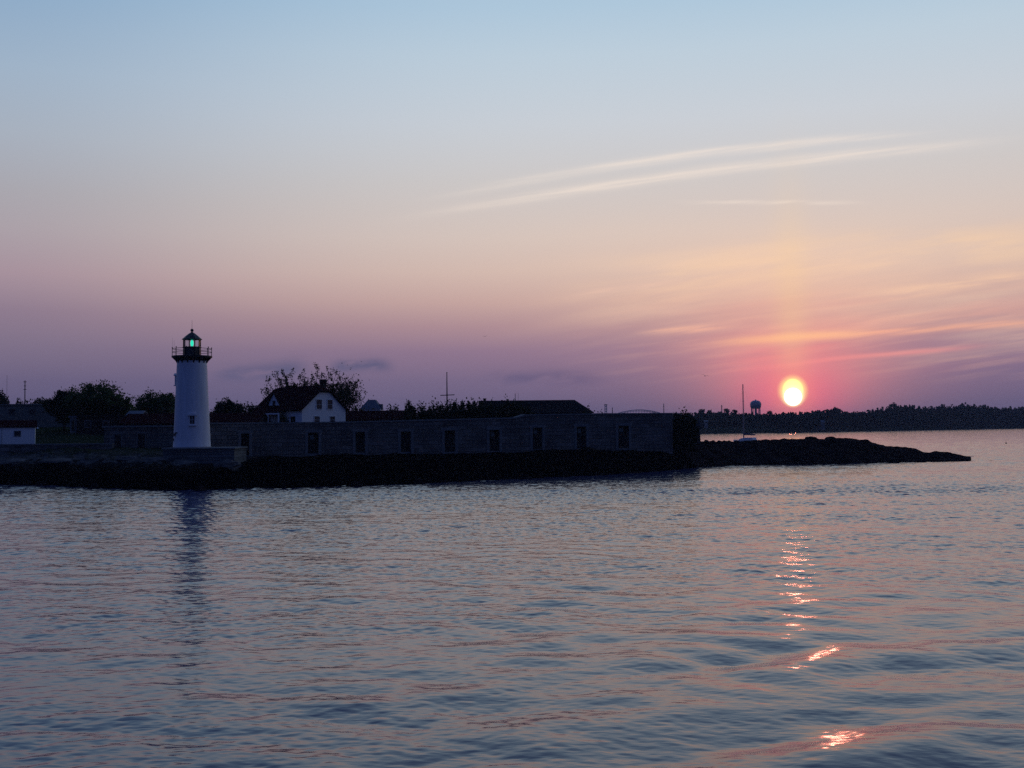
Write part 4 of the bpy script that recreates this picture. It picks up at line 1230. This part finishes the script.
# arch bridge far behind the fort
Yr = 2300.0; kb = Yr / F
ab = empty('arch_bridge', (xat(639, Yr), Yr, 0), 0, 'far steel arch bridge showing just above the fort wall', 'bridge')
zd = zat(639, 413.4, Yr); za = zat(639, 409.9, Yr); hw = 21.5 * kb
arch = lambda u, dz=0: zd + (za - zd) * (1 - u * u) + dz
for sy in (-5, 5):
    m_ = MB()
    m_.tube([(u * hw, sy, arch(u)) for u in np.linspace(-1, 1, 25)], .75, 6)
    o = m_.build('arch', M['steel_blue'], ab)
    m_ = MB(); m_.tube([(u * hw * .93, sy, arch(u) - 2.6 * (1 - u * u * .6)) for u in np.linspace(-1, 1, 25)], .5, 6)
    for u in np.linspace(-.9, .9, 15):
        m_.tube([(u * hw, sy, arch(u)), (u * hw, sy, zd)], .28, 4)
    m_.build('truss', M['steel_blue'], o)
MB().b2(-hw * 2.2, hw * 2.0, -6, 6, zd - 1.6, zd).build('deck', M['steel_blue'], ab)
for x in (-hw * 2.1, -hw * 1.5, -hw, hw, hw * 1.5, hw * 1.95):
    MB().b2(x - 2, x + 2, -5, 5, -1, zd - 1.6).build('pier', M['concrete'], ab)
Yl = 1700.0
lt = empty('lattice_tower', (xat(606, Yl), Yl, 3), 0, 'stout lattice tower beyond the bushes left of the arch bridge', 'tower')
hT = zat(606, 405.2, Yl) - 3
m_ = MB(); hwid = 1.7
for sx_ in (-1, 1):
    for sy in (-1, 1):
        m_.tube([(sx_ * hwid, sy * hwid, -2), (sx_ * hwid * .85, sy * hwid * .85, hT)], .42, 5)
nb = 9
for q in range(nb):
    z0, z1 = hT * q / nb, hT * (q + 1) / nb
    for sy in (-1, 1):
        m_.tube([(-hwid, sy * hwid, z0), (hwid, sy * hwid, z1)], .28, 4).tube([(hwid, sy * hwid, z0), (-hwid, sy * hwid, z1)], .28, 4)
m_.build('lattice', M['steel_blue'], lt)
MB().b2(-2.3, 2.3, -2.3, 2.3, hT, hT + 1.4).build('top_cabin', M['dark_metal'], lt)

# ------------------------------------------------------------------ rocks on the point
def rock(px, yt, wpx, Y, label, seed, group=None):
    z0 = gz(px, Y); top = zat(px, yt, Y); R = wpx * Y / F / 2
    h = min(1.2, max(.5, top - z0))
    mb = MB().ball((0, 0, 0), 1.0, 14, 10)
    g = Vector((seed * 3.1, seed * 1.7, 0))
    vs = []
    for v in mb.v:
        v = Vector(v); k = 1 + .35 * noise.noise(v * 1.1 + g) + .15 * noise.noise(v * 2.7 + g)
        vs.append((v.x * R * k, v.y * R * .8 * k, v.z * h * k))
    mx = max(v[2] for v in vs); mb.v = [(a, b, c_ * h / mx) for a, b, c_ in vs]
    o = mb.build('rock', M['spit_rock'])
    o.location = (xat(px, Y), Y, z0); return tag(o, label, 'rock', group)
for i, (px, yt, w_) in enumerate(((706, 440.5, 5), (713, 441.2, 4.5), (719, 440.8, 5), (724, 440.6, 5), (729, 441.6, 4))):
    rock(px, yt, w_, shoreY(px) + 11.5, 'small jagged dark rock in the row between the fort end and the sailboat', i + 2, 'rocks between fort end and sailboat')
rock(811, 437.6, 13, shoreY(811) + 11.5, 'long rounded rock on top of the point, just below the setting sun', 11)
rock(830, 437.7, 12, shoreY(830) + 11.5, 'rounded rock on top of the point, first right of the sun', 12)
rock(736.5, 440.2, 6, shoreY(736) + 11.5, 'rounded dark rock right in front of the sailboat stern', 14)

for i, (px, y, w_, dd, lb) in enumerate(((128, 456, 22, 10, 'flat pale rock ledge on the shore below the two casemate doors'), (156, 457.5, 34, 10.5, 'broad pale rock ledge on the shore just left of the lighthouse'),
        (184, 459.5, 26, 9.5, 'low pale rock ledge in front of the lighthouse platform'), (226, 458.5, 30, 9, 'pale sloping rock ledge below the right end of the platform'),
        (60, 457.5, 40, 6.5, 'long pale rock ledge below the retaining wall, second from the left edge'), (14, 458, 34, 6, 'pale rock ledge cut by the left edge of the view'))):
    Y = float(shoreY(px)) + dd
    o = rock(px, y, w_, Y, lb, 30 + i); o.data.materials[0] = M['rock']

rr_ = random.Random(99)
for i in range(26):
    px = -10 + i * 26.5 + rr_.uniform(-9, 9)
    if 168 < px < 215 and i % 2: continue
    w_ = rr_.uniform(5, 15); Y = float(shoreY(px)) + rr_.uniform(-1.4, .6); zt = rr_.uniform(.25, .75)
    o = rock(px, hor(px) + (7 - zt) * F / Y, w_, Y, 'low dark weed covered boulder at the waterline below the fort and lighthouse', 60 + i, 'weedy boulders along the waterline')
    o.location.z = -.15; o.scale.z = .8
for i, px in enumerate((716, 741, 768, 802, 838, 872, 893, 921, 944)):
    w_ = rr_.uniform(5, 12); Y = float(shoreY(px)) + rr_.uniform(-1.2, .4); zt = rr_.uniform(.2, .5)
    o = rock(px, hor(px) + (7 - zt) * F / Y, w_, Y, 'low dark boulder at the waterline of the rocky point', 90 + i, 'boulders along the edge of the point')
    o.location.z = -.15; o.scale.z = .7

# small float on the water
yf_ = 443.6; Yq = CAM_H * F / (yf_ - hor(1005.5))
fl = empty('mooring_float', (xat(1005.5, Yq), Yq, 0), 0, 'tiny dark float alone on the water off the point', 'float')
MB().lathe([(.05, -.3), (.22, -.1), (.26, .15), (.2, .3), (.05, .4)], 14).build('body', M['float_paint'], fl, smooth=True)
MB().tube([(0, 0, .35), (.05, 0, 1.2)], .03, 6).build('stick', M['dark_metal'], fl)

# ------------------------------------------------------------------ gulls
def gull(px, py, Y, span, label, roll, head, flap):
    p = at(px, py, Y)
    mb = MB(); s = span / 2; L_ = span * .36
    # one continuous body: a lofted strip from beak to tail with wings grown out of its side
    secs = [(-.50, .02, .02), (-.42, .10, .03), (-.2, .10, .09), (.05, .13, .12), (.28, .09, .09), (.40, .07, .075), (.48, .03, .03), (.55, .008, .008)]
    seg = 10; n = 0
    for x, wy, wz in secs:
        for k in range(seg):
            a = 2 * PI * k / seg
            mb.v.append((x * L_ * 1.25, wy * L_ * math.cos(a) * 1.1, wz * L_ * math.sin(a)))
    for i in range(len(secs) - 1):
        for k in range(seg):
            j = (k + 1) % seg
            mb.f.append((i * seg + k, i * seg + j, (i + 1) * seg + j, (i + 1) * seg + k))
    for sg in (-1, 1):
        st = [(0, .0, .20, .20), (.30, flap * .9, .24, .18), (.55, flap * 1.0, .16, .15), (.8, flap * .6, .06, .10), (1.0, flap * .25, -.10, .02)]
        b0 = len(mb.v)
        for y, z, xc, ch in st:
            for dx_, dz_ in ((ch, 0), (0, .02), (-ch, 0), (0, -.012)):
                mb.v.append(((xc + dx_) * L_ - .1 * L_, sg * (y * s + .03), z * s + dz_ * s))
        for i in range(len(st) - 1):
            for k in range(4):
                j = (k + 1) % 4
                mb.f.append((b0 + i * 4 + k, b0 + i * 4 + j, b0 + (i + 1) * 4 + j, b0 + (i + 1) * 4 + k))
    o = mb.build('gull', M['gull_grey'], smooth=True)
    o.location = p; o.rotation_euler = (roll, 0, head)
    return tag(o, label, 'gull')
gull(705, 376, 210, 1.45, 'gull flying low over the water near the sailboat mast', math.radians(14), math.radians(60), .32)
gull(485, 336.5, 290, 1.4, 'tiny gull high in the sky above the fort wall', math.radians(-5), math.radians(75), .25)

# ------------------------------------------------------------------ haze
HAZE = 0.0001
hb = MB().b2(-3100, 3100, -3100, 3100, -4.0, 44.0)
m, nt, p = nt_new('haze_air'); nt.nodes.remove(p)
pv = nt.nodes.new('ShaderNodeVolumePrincipled')
pv.inputs['Color'].default_value = (.60, .70, 1.0, 1); pv.inputs['Density'].default_value = HAZE; pv.inputs['Anisotropy'].default_value = .3
nt.links.new(pv.outputs[0], nt.nodes['Material Output'].inputs['Volume'])
m.cycles.homogeneous_volume = True
hz_o = hb.build('haze', m)
tag(hz_o, 'thin pinkish evening haze over the harbour and the far shore', 'haze', kind='stuff')

# ------------------------------------------------------------------ render settings
scene.view_settings.view_transform = 'Standard'
scene.view_settings.look = 'None'
scene.view_settings.exposure = 0.0
scene.view_settings.gamma = 1.0
scene.view_settings.use_curve_mapping = False
scene.render.engine = 'CYCLES'
cy = scene.cycles
cy.use_denoising = False
cy.use_adaptive_sampling = False
cy.max_bounces = 6; cy.diffuse_bounces = 2; cy.glossy_bounces = 3; cy.transmission_bounces = 4; cy.transparent_max_bounces = 12
cy.volume_bounces = 0
cy.sample_clamp_indirect = 4.0
cy.sample_clamp_direct = 0.0
